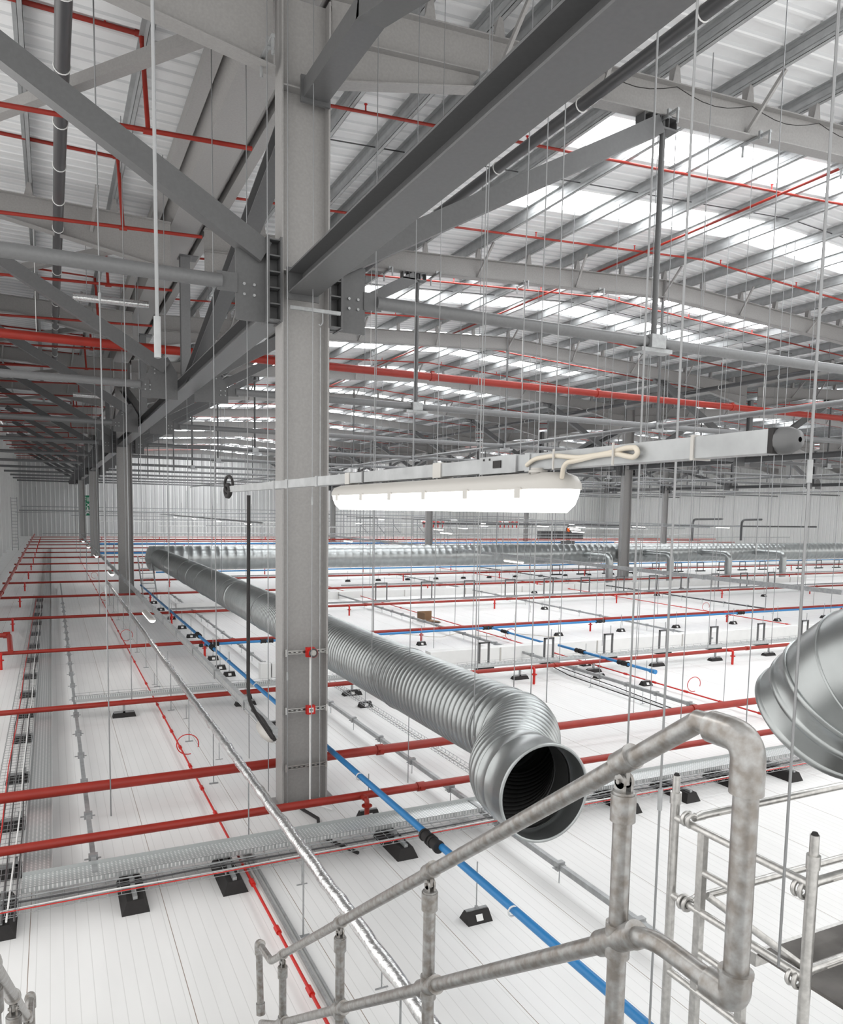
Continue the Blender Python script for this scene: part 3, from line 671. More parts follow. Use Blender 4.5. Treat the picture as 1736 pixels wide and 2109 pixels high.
basket(t, (-.70,7.3), (-.70,34), .34, (1,0,0), -3.6, step=.13)
m1 = MB()
for q in range(3): m1.sweep([(-.6+.1*q+random.uniform(-.03,.03), 7.2+e*2.2, -3.585) for e in range(13)], .009, 6)
m1.build('cable', darkp, t)
m1 = MB(); m1.sweep([(-.6+random.uniform(-.02,.02), 7.2+e*2.2, -3.58) for e in range(13)], .008, 6); m1.build('red_cable', redb, t)
m1 = MB(); m1.sweep([(-.42+random.uniform(-.02,.02), 7.2+e*1.4, -3.58) for e in range(18)], .009, 6); m1.build('white_cable', white, t)
t = thing('perforated_cable_tray', 'perforated cable tray crossing in front of the near column foot', 'tray', (4, 7.4, -3.4))
ptray(t, (-.345,7.74), (13,7.74), .35, (0,1,0), -3.6)
t = thing('wire_basket_tray', 'wire mesh basket tray crossing in front of the near column with white cables', 'tray', (4, 7.0, -3.4))
basket(t, (-.70,7.34), (13,7.34), .38, (0,1,0), -3.6, step=.12)
for q, (mm, nm) in enumerate(((white,'white_cable'),(darkp,'cable'),(galv,'grey_cable'))):
    m1 = MB(); m1.sweep([(-.5+e*.9, 7.42+.1*q+random.uniform(-.03,.03), -3.585) for e in range(15)], .009, 6, .2); m1.build(nm, mm, t)
m1 = MB(); m1.sweep([(-.64+e*.9, 7.33+random.uniform(-.004,.006), -3.56) for e in range(15)], .006, 6); m1.build('red_cable', redb, t)
t = thing('perforated_cable_tray', 'perforated tray lying just behind the third red floor main', 'tray', (10, 14.8, -3.45))
ptray(t, (.3,14.75), (26,14.75), .22, (0,1,0), -3.5); 
t = thing('wire_basket_tray', 'narrow wire basket tray behind the third red floor main', 'tray', (10, 15.1, -3.5))
basket(t, (.3,15.02), (26,15.02), .2, (0,1,0), -3.5, step=.25, longs=4)
t = thing('wire_basket_tray', 'narrow wire basket running diagonally below the round duct', 'tray', (5.19, 10, -3.6))
basket(t, (5.14,9), (5.14,15), .12, (1,0,0), -3.62, step=.12, longs=3)
for lab, y, x0, x1, z in (('galvanised tray lying behind the fifth red floor main', 27.0, 3.5, 50, -3.5), ('galvanised tray lying behind the sixth red floor main', 33.2, 12, 50, -3.5),
                          ('galvanised tray with short frames in front of the far duct', 39.3, 6, 60, -3.5)):
    t = thing('perforated_cable_tray', lab, 'tray', (x0, y, z)); ptray(t, (x0,y), (x1,y), .2, (0,1,0), z, galv)
t = thing('high_cable_tray', 'cable tray spanning high at the far end of the left strip', 'tray', (-1, 86, -.8)); ptray(t, (XL+.3,86), (12,86), .4, (0,1,0), -.8, galv)
t = thing('high_cable_tray', 'slotted tray spanning behind the small far lamps', 'tray', (3, 60, -2.2)); ptray(t, (-.6,62), (14,62), .5, (0,1,0), -2.1, galv)

# small trunking lines on the floor running away
def line_y(name, x, y0, y1, z, w_, h_, m_, lab, cat='trunking', step=1.2, clip=galv):
    t = thing(name, lab, cat, (x, y0, z))
    MB().box((x-w_/2,y0,z-h_/2),(x+w_/2,y1,z+h_/2)).build('body', m_, t)
    y = y0+.4; c = 0
    while y < y1 and c < 20:
        m1 = MB(); m1.box((x-w_/2-.02,y-.03,z-h_/2-.01),(x+w_/2+.02,y+.03,z+h_/2+.02)); m1.box((x-w_/2-.06,y-.01,z-.01),(x+w_/2+.05,y+.01,z+.0)); m1.cyl((x,y,z-h_/2),(x,y,FZ),.006,5)
        m1.build('clip', clip, t); y += step; c += 1
    return t
line_y('floor_conduit', .3, 7.9, 39, -3.62, .05, .05, galv, 'dull conduit with clips running away between tray and foil pipe', 'conduit')
line_y('floor_trunking', 4.63, 4.6, 14.5, -3.62, .05, .06, galv, 'galvanised trunking passing beneath the open end of the round duct')
line_y('floor_trunking', 4.42, 14.8, 34, -3.62, .04, .05, galv, 'galvanised trunking running away under the far half of the round duct')
line_y('floor_trunking', 11.0, 10.4, 36, -3.62, .06, .06, galv, 'galvanised trunking running away beside the right thin red pipe', step=.9)
line_y('floor_trunking', 17.6, 16.5, 40, -3.62, .05, .05, galv, 'faint trunking running away beyond the white boxes on the right')
line_y('floor_trunking', 25.4, 20.5, 44, -3.62, .06, .05, darkp, 'dark trunking line running away far right before the near duct')
tag(MB().sweep([(10.6,11.0,-3.73),(10.7,14.2,-3.73),(10.9,15.3,-3.7)], .012, 6).build('floor_cable', black), 'black cable on the floor left of the right trunking', 'cable')
tag(MB().sweep([(10.75,11.0,-3.73),(10.95,12.9,-3.73),(11.0,15.3,-3.7)], .01, 6).build('floor_cable', black), 'second black cable on the floor close to the right trunking', 'cable')
tag(MB().sweep([(2.75,9.1,-3.77),(2.85,8.7,-3.77),(2.7,8.2,-3.76),(2.95,7.6,-3.76)], .02, 8).build('floor_cable', black), 'thick black cable on the floor at the near column foot', 'cable')
pts = [(9.2+.35*q, 21.2+.35*math.sin(q*1.3)-.12*q, FZ+.01) for q in range(16)]
tag(MB().sweep(pts, .008, 5, .1).build('loose_cable', cream), 'loose pale cable snaking on the floor behind the near column', 'cable')

# ------------------------------------------------------------------ white box upstands
for lab, x0, x1, y, z0, z1 in (('long low white box beam crossing the floor behind the small frames', 8.3, 30, 16.6, FZ, -3.45),
                               ('second long white box beam further back on the right', 9, 40, 30.9, FZ, -3.5),
                               ('short white box beam left of the round duct', 3.9, 8.2, 27.9, -3.7, -3.4)):
    t = thing('white_box_beam', lab, 'beam', (x0, y, z0)); MB().box((x0,y,z0),(x1,y+.3,z1)).build('box', white, t)
    x = x0+2
    while x < x1:
        MB().box((x-.02,y-.012,z0),(x+.02,y,z1)).build('joint_strip', plast, t); x += 3.1

# ------------------------------------------------------------------ rubber feet
def foot_proto():
    t = thing('rubber_support_foot', 'black rubber foot with white label under the blue pipe, nearest the camera', 'support foot', (0,0,FZ), 'black rubber feet under pipes and trays')
    m1 = MB(); w_, d_, h_ = .13, .09, .10
    m1.add([(-w_,-d_,FZ),(w_,-d_,FZ),(w_,d_,FZ),(-w_,d_,FZ),(-w_*.88,-d_*.35,FZ+h_),(w_*.88,-d_*.35,FZ+h_),(w_*.88,d_*.35,FZ+h_),(-w_*.88,d_*.35,FZ+h_)],
           [(0,3,2,1),(4,5,6,7),(0,1,5,4),(1,2,6,5),(2,3,7,6),(3,0,4,7)])
    m1.build('block', black, t)
    m1 = MB(); m1.box((-w_*.85,-.016,FZ+h_),(w_*.85,.016,FZ+h_+.012)); m1.build('top_rail', galv, t)
    m1 = MB(); m1.add([(-.035,-.081,FZ+.025),(.035,-.081,FZ+.025),(.035,-.052,FZ+.075),(-.035,-.052,FZ+.075)], [(0,1,2,3)]); m1.build('label', white, t)
    m1 = MB(); m1.cyl((0,0,FZ+h_),(0,0,-3.24), .007, 6); m1.cyl((0,0,FZ+h_+.012),(0,0,FZ+h_+.03), .02, 6); m1.build('threaded_rod', galv, t)
    return t
f0 = foot_proto()
f0.location = (3.49, 5.93, FZ)
bl = [(3.45,8.55),(3.42,11.4),(3.46,12.9),(3.40,15.05),(3.55,17.3),(3.5,18.1),(3.56,19.3),(3.69,21.3),(3.6,22.9),(3.61,24.7),(3.59,26.9),(3.54,29.3),(3.54,31.5)]
for n_, (x, y) in enumerate(bl): dup(f0, (x,y,FZ), 'black rubber foot under the long blue pipe, %s from the near one' % ORDW[n_+0])
for n_, x in enumerate((9.4,14.14,16.6,18.97,21.64,23.87,26.4)): dup(f0, (x,19.4,FZ), 'black rubber foot under the crossing blue pipe, %s right of the duct' % ORDW[n_])
for n_, x in enumerate((14.1,15.85,17.6,19.35,21.1,22.8,24.6,26.4,28.2,30,31.8,33.6,35.4,37.2)): dup(f0, (x,38.2,FZ), 'small black foot in the distant row before the duct, %s from left' % ORDW[n_], skip=('label',))
for n_, (x, y) in enumerate(((12.0,15.3),(11.9,13.0),(11.4,14.0),(5.4,13.6),(5.5,14.6),(17.5,25.0),(20.6,30.3),(24.5,33.0),(27.5,33.3),(29,29.4),(25.7,27.6),(30.6,25.7))):
    dup(f0, (x,y,FZ), 'black rubber foot on the open floor to the right, %s going back' % ORDW[n_])
def bigfoot(x, y, lab, w_=.11, d_=.22, ax='y', h_=.10, top=-3.42):
    t = thing('tray_support_foot', lab, 'support foot', (x,y,FZ), 'large black feet under the cable trays')
    if ax == 'x': w_, d_ = d_, w_
    m1 = MB(); kx = .6 if ax == 'y' else .9; ky = .9 if ax == 'y' else .6
    m1.add([(x-w_,y-d_,FZ),(x+w_,y-d_,FZ),(x+w_,y+d_,FZ),(x-w_,y+d_,FZ),(x-w_*kx,y-d_*ky,FZ+h_),(x+w_*kx,y-d_*ky,FZ+h_),(x+w_*kx,y+d_*ky,FZ+h_),(x-w_*kx,y+d_*ky,FZ+h_)],
           [(0,3,2,1),(4,5,6,7),(0,1,5,4),(1,2,6,5),(2,3,7,6),(3,0,4,7)]); m1.build('block', black, t)
    m1 = MB()
    if ax == 'y': m1.box((x-.02,y-d_*.85,FZ+h_),(x+.02,y+d_*.85,FZ+h_+.03)); m1.box((x-.02,y-.02,FZ+h_),(x+.02,y+.02,top))
    else: m1.box((x-w_*.85,y-.02,FZ+h_),(x+w_*.85,y+.02,FZ+h_+.03)); m1.box((x-.02,y-.02,FZ+h_),(x+.02,y+.02,top))
    m1.build('strut', galv, t)
for n_, (x, lab) in enumerate(((-.5,'large black foot under the tray corner at the left edge'),(.62,'large black foot under the crossing tray, second from left'),(1.55,'large black foot under the crossing tray beside the thin red pipe'),
                  (3.42,'large black foot under the crossing tray below the blue pipe'),(6.6,'large black foot under the tray just right of the duct mouth'),(7.6,'large black foot under the tray right of the post'),(8.6,'large black foot under the tray by the scaffold'),(9.6,'large black foot under the tray below the near duct'))):
    bigfoot(x, 7.66, lab, .125, .36, 'y', .12, -3.61)
for n_, y in enumerate((8.6,9.9,11.6,13.6,15.2,16.8,18.6,20.6,22.6,24.8,27,29.2,31.4,33.6)):
    bigfoot(-.42, y, 'black foot under the left basket tray, %s going back' % ORDW[n_], .09, .24, 'x', .1, -3.61)
for n_, x in enumerate((1.1,3.3,5.5,9.6,11.7,13.7,15.7,17.7,20)): bigfoot(x, 14.6, 'flat black foot beneath the third red floor main, %s from left' % ORDW[n_], .09, .2, 'x', .07, -3.5)

# goal-post frames
def goal(x, y, lab, w_, z1, grp):
    t = thing('goalpost_frame', lab, 'frame', (x,y,FZ), grp)
    for s in (-1,1): MB().box((x+s*w_/2-.02,y-.02,FZ+.06),(x+s*w_/2+.02,y+.02,z1)).build('leg', steel2, t)
    MB().box((x-w_/2-.02,y-.02,z1-.03),(x+w_/2+.02,y+.02,z1+.01)).build('crossbar', steel2, t)
    MB().cyl((x+w_*.25,y,z1),(x+w_*.25,y,z1+.22), .01, 6).build('rod', galv, t)
    m1 = MB(); m1.box((x-w_/2-.1,y-.09,FZ),(x+w_/2+.12,y+.09,FZ+.07)); m1.build('foot_block', black, t)
for n_ in range(12): goal(12.3+2.1*n_, 29.3, 'small goalpost frame in the middle row on the floor, %s from left' % ORDW[n_], .5, -3.0, 'goalpost frames in the middle row')
for n_ in range(8): goal(9.4+1.9*n_, 15.9, 'goalpost frame by the white box beam, %s from left' % ORDW[n_], .26, -3.15, 'goalpost frames by the white box beam')
for n_ in range(14): goal(28+2.0*n_, 38.9, 'tiny goalpost frame in the far row before the duct, %s from left' % ORDW[n_], .55, -3.2, 'goalpost frames in the far row')
for n_, (x, y) in enumerate(((2.2,11.5),(2.2,7.23),(2.28,5.33),(1.9,17),(2.1,14),(2.5,19.5),(10.6,13.3),(10.64,11.7),(8.2,17.2),(14.5,22.5),(16.5,24.5))):
    m1 = MB(); m1.cyl((x,y,FZ),(x,y,FZ+.26), .006, 6); m1.box((x-.055,y-.006,FZ),(x+.055,y+.006,FZ+.008))
    tag(m1.build('floor_pin', galv), 'thin upright floor pin, %s, %s of its kind' % (('by the foil pipe','right of the duct')[n_ > 5], ORDW[n_]), 'pin', 'thin floor pins')

# ------------------------------------------------------------------ ducts
def duct_surf(pts_r, n=44, helix=True): pass
def spiral(t, a, b, R, mat_, pitch=.11, amp=.009, n=44, name='spiral_tube', dens=6):
    a = Vector(a); b = Vector(b); d = (b-a); Ln = d.length; d.normalize(); cs = []; rs = []
    prof = [(0,0),(.36,0),(.44,.7),(.5,1),(.56,.7),(.64,0)] if dens > 4 else [(0,0),(.35,0),(.5,1),(.65,0)]
    for i in range(int(Ln/pitch)):
        for f, h in prof: cs.append(a+d*((i+f)*pitch)); rs.append(R+amp*h)
    cs.append(b); rs.append(R)
    return MB().rings(cs, rs, [d]*len(cs), n).build(name, mat_, t)
DX, DZ, DR = 4.15, -2.2, .4
t = thing('spiral_duct', 'long round spiral duct behind the near column, its open mouth turned to the viewer', 'duct', (DX, 20, DZ-.4))
spiral(t, (DX,34.2,DZ), (DX,6.36,DZ), DR, ductm, .10, .010, 48)
for y in (12.9, 18.9, 24.9, 30.9): m1 = MB(); m1.rings([(DX,y-.09,DZ),(DX,y-.085,DZ),(DX,y+.085,DZ),(DX,y+.09,DZ)], [DR,DR+.014,DR+.014,DR], [(0,1,0)]*4, 44).build('joint_collar', ductm, t)
cs = []; rs = []; LC = .44; ax = []; qs = [(0,.015),(.03,.015),(.06,.016),(.09,.015),(.1,.0)]
for i in range(12):
    for f, h in ((.3,0),(.42,.006),(.5,.011),(.58,.006),(.7,0)): qs.append((.1+(i+f)*.9/12, h))
qs.append((1.0, 0))
for q, h in qs:
    sm_ = q*q*(3-2*q); cs.append(Vector((DX-.53*sm_, 6.36-.88*q, DZ-.09*sm_))); rs.append(DR+h)
    ax.append(Vector((-.35*math.sin(PI*q)-.06*q, -1, 0)).normalized())
MB().rings(cs, rs, ax, 60).build('elbow', ductm, t)
MB().rings([cs[0]+V(0,.012,0), cs[0], cs[0]-V(0,.012,0)], [DR+.008, DR+.022, DR+.008], [ax[0]]*3, 60).build('seam_ring', ductm, t)
e, d = cs[-1], ax[-1]
k = [-.01,0,.01,.02,.13,.14,.15,.16,LC-.025,LC-.02,LC-.005,LC,LC,LC-.01,.0]; r_ = [.40,.414,.414,.408,.408,.414,.414,.41,.41,.42,.42,.414,.396,.394,.394]
MB().rings([e+d*q for q in k], r_, [d]*len(k), 60).build('collar', ductm, t)
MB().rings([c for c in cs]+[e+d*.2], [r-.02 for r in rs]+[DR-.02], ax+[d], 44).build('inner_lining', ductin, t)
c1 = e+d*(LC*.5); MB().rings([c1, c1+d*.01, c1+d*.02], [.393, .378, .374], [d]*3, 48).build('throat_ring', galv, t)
for n_, y in enumerate((6.6, 9.0, 12.6, 16, 19.5, 23, 26.5, 30)):
    m1 = MB(); m1.torus((DX,y,DZ), DR+.014, .007, (0,1,0), 32, 5); m1.build('hanger_hoop', galv, t)
t = thing('far_spiral_duct', 'big silver duct crossing the far middle of the hall left to right', 'duct', (25, 36, -2.8))
spiral(t, (3.9,36,-2.3), (62,36.0,-2.3), .55, ductm, .4, .02, 24, dens=4)
MB().rings([(3.9,36,-2.3),(3.8,36,-2.3),(3.7,36,-2.3)], [.55,.4,.05], [(-1,0,0)]*3, 24).build('end_cap', ductm, t)
for n_, x in enumerate((27.6, 32.0, 36.6, 41.3)):
    m1 = MB(); m1.sweep([(x,35.6,-2.3),(x,33.4,-2.3),(x,33.4,-3.8)], .2, 16, .35, 6)
    tag(m1.build('branch_duct', ductm), 'thin branch duct bending down in front of the far duct, %s from left' % ORDW[n_], 'duct', 'branch ducts of the far duct')
t = thing('spiral_duct', 'large smooth duct elbow very near on the right edge', 'duct', (4.15, 2.5, -1.7))
NDX = 4.12
ez, ey = -1.22, 3.02   # mouth region
A2 = math.radians(50); RB2 = .62
y0 = ey-.3*math.cos(A2)-RB2*math.sin(A2); z0 = ez+.3*math.sin(A2)+RB2*(1-math.cos(A2))
m1 = MB(); cs = []; rs = []; ax = []
for i in range(6):
    for f, h in ((0,0),(.015,0),(.03,.008),(.045,.009),(.075,.009),(.09,.008),(.105,0),(.12,0),(.3,0),(.6,0),(.97,0)):
        a = A2*(i+f)/6*.999; cs.append((NDX, y0+RB2*math.sin(a), z0-RB2*(1-math.cos(a)))); ax.append((0,math.cos(a),-math.sin(a))); rs.append(.4+(h if i % 3 == 1 else 0))
cs.append((NDX, y0+RB2*math.sin(A2), z0-RB2*(1-math.cos(A2)))); ax.append((0,math.cos(A2),-math.sin(A2))); rs.append(.4)
m1.rings(cs, rs, ax, 64).build('elbow', ductm, t)
e = Vector(cs[-1]); d = Vector(ax[-1])
k = [0,0,.004,.026,.03,.034,.11,.118,.122,.15,.154,.16,.255,.262,.266,.296,.3,.3,.02]; r_ = [.4,.408,.412,.412,.409,.405,.405,.406,.413,.413,.406,.405,.404,.405,.413,.413,.410,.395,.395]
MB().rings([e+d*q for q in k], r_, [d]*len(k), 64).build('collar', ductm, t)
MB().cyl((NDX,y0+.02,z0),(NDX,-1.0,z0), .4, 64, caps=False).build('straight_duct', ductm, t)

# ------------------------------------------------------------------ trunking with lamps
def lamp_obj(x, y0, y1, z, lab, grp, detail=False, w_=.1, h_=.1):
    t = thing('batten_light', lab, 'light', (x, (y0+y1)/2, z), grp)
    def caps(zlo, zhi, inset, nm, mm, ww):
        # rounded-end long body
        n = 10; prof = []
        for q in range(n+1): a = PI*q/n; prof.append((math.cos(a)*ww/2, y1-ww/2*1.2+math.sin(a)*ww/2*1.2))
        for q in range(n+1): a = PI+PI*q/n; prof.append((math.cos(a)*ww/2, y0+ww/2*1.2+math.sin(a)*ww/2*1.2))
        m1 = MB(); L_ = []; cy_ = (y0+y1)/2; N_ = len(prof)
        for zz, sc in ((zlo, inset[0]), (zlo+(zhi-zlo)*.35, inset[1]), (zlo+(zhi-zlo)*.75, inset[2]), (zhi, inset[3])):
            for px, py in prof:
                dy = py-cy_; py2 = cy_+math.copysign(max(0, abs(dy)-(1-sc)*ww*.5), dy); L_.append((x+px*sc, py2, zz))
        fs = [(r_*N_+q, r_*N_+(q+1) % N_, (r_+1)*N_+(q+1) % N_, (r_+1)*N_+q) for r_ in range(3) for q in range(N_)]
        m1.add(L_, fs, True); m1.add(L_, [tuple(range(N_-1,-1,-1)), tuple(range(3*N_, 4*N_))]); m1.build(nm, mm, t)
    caps(z, z+h_*.58, (.55,.85,.97,1), 'diffuser', lamp, w_)
    caps(z+h_*.58, z+h_, (1.06,1.05,.9,.5), 'housing', plast, w_)
    if detail:
        for q in range(6):
            yy = y0+.12+(y1-y0-.24)*q/5
            for s in (-1,1): MB().box((x+s*w_*.53-.004, yy-.012, z+h_*.36), (x+s*w_*.53+.004, yy+.012, z+h_*.62)).build('clip', plast, t)
        m1 = MB(); m1.cyl((x-.02,y0+.1,z+h_*.93),(x-.02,y0+.1,z+h_*1.12), .017, 14); m1.cyl((x-.02,y0+.1,z+h_*1.0),(x-.02,y0+.1,z+h_*1.06), .024, 6); m1.build('cable_gland', plast, t)
        for yy in (y0+.18, y0+.26): m1 = MB(); m1.cyl((x,yy,z+h_*.95),(x,yy,z+h_*1.02), .016, 14); m1.build('blanking_cap', plast, t)
    return t
LX = 1.02
def ly(px, py=980): return on(px, py, 'x', LX).y
YA, YB = ly(1176, 1020), ly(703, 1022)
lamp_obj(LX, YA, YB, 0.001, 'lit fluorescent batten with glowing white diffuser, hung close to the camera', 'fluorescent battens', True, .11, .09)
t = thing('lamp_trunking', 'grey trunking running away just above the near lit lamp', 'trunking', (LX, 2.6, .09))
TZ = .117; TH = .037; YE = ly(1604, 905); YF = ly(478, 1012)
MB().box((LX-.018, YE, TZ-TH/2), (LX+.018, YF, TZ+TH/2)).build('channel', galv, t)
for px, l_, mm in ((1440,.007,plast),(1100,.02,galv),(912,.05,plast),(725,.045,plast),(660,.025,galv),(598,.04,galv),(570,.04,galv),(757,.012,steel2)):
    y = ly(px); m1 = MB(); m1.box((LX-.021, y-l_/2, TZ-TH/2-.003), (LX+.021, y+l_/2, TZ+TH/2+.003)); m1.build('joint_sleeve', mm, t)
a_, b_ = ly(1078), ly(1003); m1 = MB(); m1.box((LX-.023, a_, TZ-TH/2-.003), (LX+.023, b_, TZ+TH/2+.003)); tob = m1.build('tap_off_box', galv, t)
m1 = MB(); m1.box((LX-.0255, ly(1048), TZ-.008), (LX-.0225, ly(1032), TZ+.01)); m1.build('dark_tab', black, tob)
for px in (1012, 1024): MB().box((LX-.0245, ly(px)-.003, TZ+.012), (LX-.0228, ly(px)+.003, TZ+.017)).build('screw', black, tob)
m1 = MB(); m1.box((LX-.02, YE-.006, TZ-TH/2-.001), (LX+.02, YE+.004, TZ+TH/2+.001)); m1.build('end_band', black, t)
m1 = MB(); m1.rings([(LX,YE-.006,TZ),(LX,YE-.02,TZ),(LX,YE-.034,TZ),(LX,YE-.038,TZ)], [.0215,.021,.015,.004], [(0,-1,0)]*4, 16); m1.build('end_cap', steel2, t)
m1 = MB(); m1.torus((LX-.02, YF, TZ+.03), .05, .009, (1,.3,0), 22, 6); m1.torus((LX-.02, YF+.03, TZ-.01), .035, .016, (1,.2,0), 18, 6)
m1.build('black_flex_coil', black, t)
m1 = MB(); pp = lambda px, py, o=.028: (LX-o, on(px,py,'x',LX-o).y, on(px,py,'x',LX-o).z)
m1.sweep([pp(1085,958,.022),pp(1100,945),pp(1140,938),pp(1190,943),pp(1250,934),pp(1290,922),pp(1310,922),pp(1314,934),pp(1306,942),pp(1292,940),pp(1270,934),pp(1230,938),pp(1190,948),pp(1168,952),pp(1160,962),pp(1157,984,.02)], .0052, 8, .02)
tag(m1.build('lamp_flex', cream), 'cream flex looped along the near trunking down to the lamp', 'cable')
for px in (1290, 1166):
    y = ly(px); m1 = MB(); m1.box((LX-.037, y-.002, TZ-TH/2-.004), (LX-.034, y+.002, TZ+TH/2+.003)); tag(m1.build('cable_tie', plast), 'pale cable tie holding the lamp flex, %s one' % ('right' if px > 1200 else 'left'), 'cable tie')
# trunk 2 with lamps
def trunk_line(x, y0, y1, z, lab, w_=.05, h_=.09):
    t = thing('lamp_trunking', lab, 'trunking', (x, y0, z), 'long lamp trunking lines')
    m1 = MB(); m1.box((x-w_/2,y0,z-h_/2),(x+w_/2,y1,z+h_/2)); m1.build('channel', galv, t)
    for e_, nm_ in ((h_/2-.01,'top_lip'),(-h_/2-.003,'bottom_lip')): MB().box((x-w_/2-.006,y0+.01,z+e_),(x+w_/2+.006,y1-.01,z+e_+.013)).build(nm_, galv, t)
    y = y0+1.3; c = 0
    while y < y1 and c < 25:
        m1 = MB(); m1.box((x-w_/2-.02,y-.025,z-h_/2-.02),(x+w_/2+.02,y+.025,z+h_/2+.015)); m1.build('hanger_clamp', galv, t); y += 1.8; c += 1
trunk_line(2.0, 7.5, 66, -2.28, 'grey trunking running away left of the near column below eye level')
trunk_line(19.2, 13.6, 70, -2.0, 'long grey trunking on the right, ending in mid hall', .09, .12)
for x, y0, lab in ((12, 48, 'distant trunking line behind the near lamp'), (36, 40, 'distant trunking line right of the pale column'), (46, 44, 'distant trunking line before the grey right wall, nearer one'), (56, 50, 'distant trunking line before the grey right wall, farther one')):
    trunk_line(x, y0, 98, -.9, lab, .08, .1)
LL = [(1.93,18.2,-2.52,'lit batten glowing below the left trunking, nearest one'),(1.93,30.5,-2.52,'lit batten below the left trunking, second going back'),(1.93,41,-2.5,'lit batten below the left trunking, third going back'),
      (1.93,50,-2.5,'lit batten below the left trunking, fourth going back'),(1.93,58,-2.5,'lit batten below the left trunking, furthest back')]
for x, y, z, lab in LL: lamp_obj(x, y-.8, y+.8, z, lab, 'fluorescent battens', False, .14, .1)
n_ = 0
for x in (12, 36, 46, 56):
    for y in (52, 62, 74, 86):
        lamp_obj(x, y-.8, y+.8, -1.1, 'small distant batten light hung under trunking %s, %s going back' % ({12:'behind the near lamp',36:'right of the pale column',46:'on the right side, nearer line',56:'on the right side, farther line'}[x], ORDW[[52,62,74,86].index(y)]), 'fluorescent battens', False, .14, .1)
for n_, (x, y) in enumerate(((19.2, 40), (19.2, 52), (19.2, 30))): lamp_obj(x, y-.8, y+.8, -2.3, 'batten light below the long right trunking, %s of three' % ('second','third','first')[n_], 'fluorescent battens', False, .15, .12)
m1 = MB(); P0 = Vector((1.78, 8.3, -2.35))
t = thing('coiled_lamp_fitting', 'translucent fitting end with thick dark flex left of the near column', 'light', (2.05, 7.75, -2.4))
m1.rings([on(535,1488,'x',2.0),on(541,1495,'x',2.0),on(552,1508,'x',2.0),on(560,1517,'x',2.0),on(564,1522,'x',2.0)], [.03,.075,.085,.07,.02], [(0,-1,-.2)]*5, 20).build('globe', plast, t)
m1 = MB(); m1.sweep([on(520,1462,'x',1.9),on(540,1480,'x',1.92),on(552,1500,'x',1.95),on(566,1524,'x',1.98)], .02, 8, .1); m1.build('flex', black, t)
m1 = MB(); q0 = on(512,1020,'x',1.5); q1 = on(511,1440,'x',1.5); m1.sweep([q0,(q0+q1)/2,q1,on(530,1475,'x',1.6),on(560,1520,'x',1.95)], .016, 8, .15); tag(m1.build('drop_flex', black), 'black flex dropping from the near trunking end to the lower trunking', 'cable')

# ------------------------------------------------------------------ hanger rods
rodm = mat('dull_threaded_rod', (.27,.275,.28), .4, .5)
def rod(x, y, z0, z1, r, lab, grp='thin steel hanger rods', nut=None):
    m1 = MB(); m1.cyl((x,y,z0),(x,y,z1), r, 6)
    if nut is None: return tag(m1.build('hanger_rod', rodm), lab, 'rod', grp)
    t = thing('hanger_rod', lab, 'rod', (x,y,z0), grp); m1.build('rod', rodm, t)
    for z in nut: m1 = MB(); m1.cyl((x,y,z-.05),(x,y,z+.05), r*1.9, 8); m1.build('coupler', galv, t)
    return t
def rodp(px, py, ax, v, r, lab, nut=None, top=None):
    p = on(px, py, ax, v); z1 = (zt(max(p.x,XL))+.28) if top is None else top
    return rod(p.x, p.y, p.z, z1, r, lab, nut=nut)
NEAR = [
 (229,1690,'y',9.85,.008,'rod hooking the second red floor pipe left of the column',[-1.0, 2.4]),
 (325,738,'y',2.05,.0045,'thick threaded rod ending in a nut at upper left',[.42]),
 (513,1562,'y',9.85,.006,'rod reaching the second red floor pipe left of the column face',None),
 (553,1630,'y',8.8,.006,'rod passing close to the left edge of the near column',None),
 (592,1660,'y',8.85,.006,'rod down the left part of the near column face',[-2.0]),
 (641,1640,'y',8.85,.006,'rod down the right part of the near column face',[.1]),
 (765,1408,'x',3.74,.006,'rod to the left side of the duct just right of the near column',None),
 (975,1515,'x',3.74,.006,'rod to the left side of the duct at its elbow',None),
 (840,1612,'y',8.8,.006,'rod passing the duct front down to the nearest red pipe',[.0]),
 (893,1335,'x',4.45,.005,'rod to the back of the duct, left one',None),
 (983,1380,'x',4.45,.006,'rod to the back of the duct, middle one',None),
 (1058,1418,'x',4.45,.006,'rod to the back of the duct, right one near the elbow',None),
 (1093,1432,'x',4.3,.006,'rod to the top of the duct elbow, left of the pair',None),
 (1125,1447,'x',4.2,.006,'rod to the top of the duct elbow, right of the pair',None),
 (1292,1545,'z',-1.6,.007,'leaning looking dark rod ending behind the handrail corner',[-.4]),
 (1338,1470,'y',10.0,.007,'rod reaching the second red pipe right of the duct',[1.0]),
 (1304,1475,'y',10.0,.006,'rod with clamp on the second red pipe',None),
 (1400,1522,'y',8.9,.007,'rod with clamp on the nearest red pipe right of the duct',[1.2]),
 (1527,1660,'y',7.2,.007,'rod down to the crossing tray beside the thick handrail',[-.4]),
 (1490,1445,'y',10.0,.006,'rod left of the near right duct down to the second red pipe',None),
 (1337,2120,'y',2.55,.0055,'pale rod passing behind the handrail with a long coupler',[-1.28]),
 (1603,1990,'y',2.30,.0065,'thick pale rod in front of the near duct ending at the scaffold',[.2]),
 (1420,1200,'y',14.2,.006,'rod to the third red pipe, right part',None),
 (1575,1260,'y',14.2,.006,'rod to the third red pipe before the near duct',None),
 (1240,1330,'y',14.2,.006,'rod to the third red pipe left of the tall pale rod',None),
 (849,204+900,'y',22.0,.008,'rod below the first channel bracket right of the column',None),
 (436,1230,'y',21.0,.008,'faint rod left of the black flex',None),
 (389,1190,'y',26,.009,'faint rod at the foot of the second column',None),
]
for a in NEAR: rodp(a[0], a[1], a[2], a[3], a[4], a[5], a[6])
q_ = 0
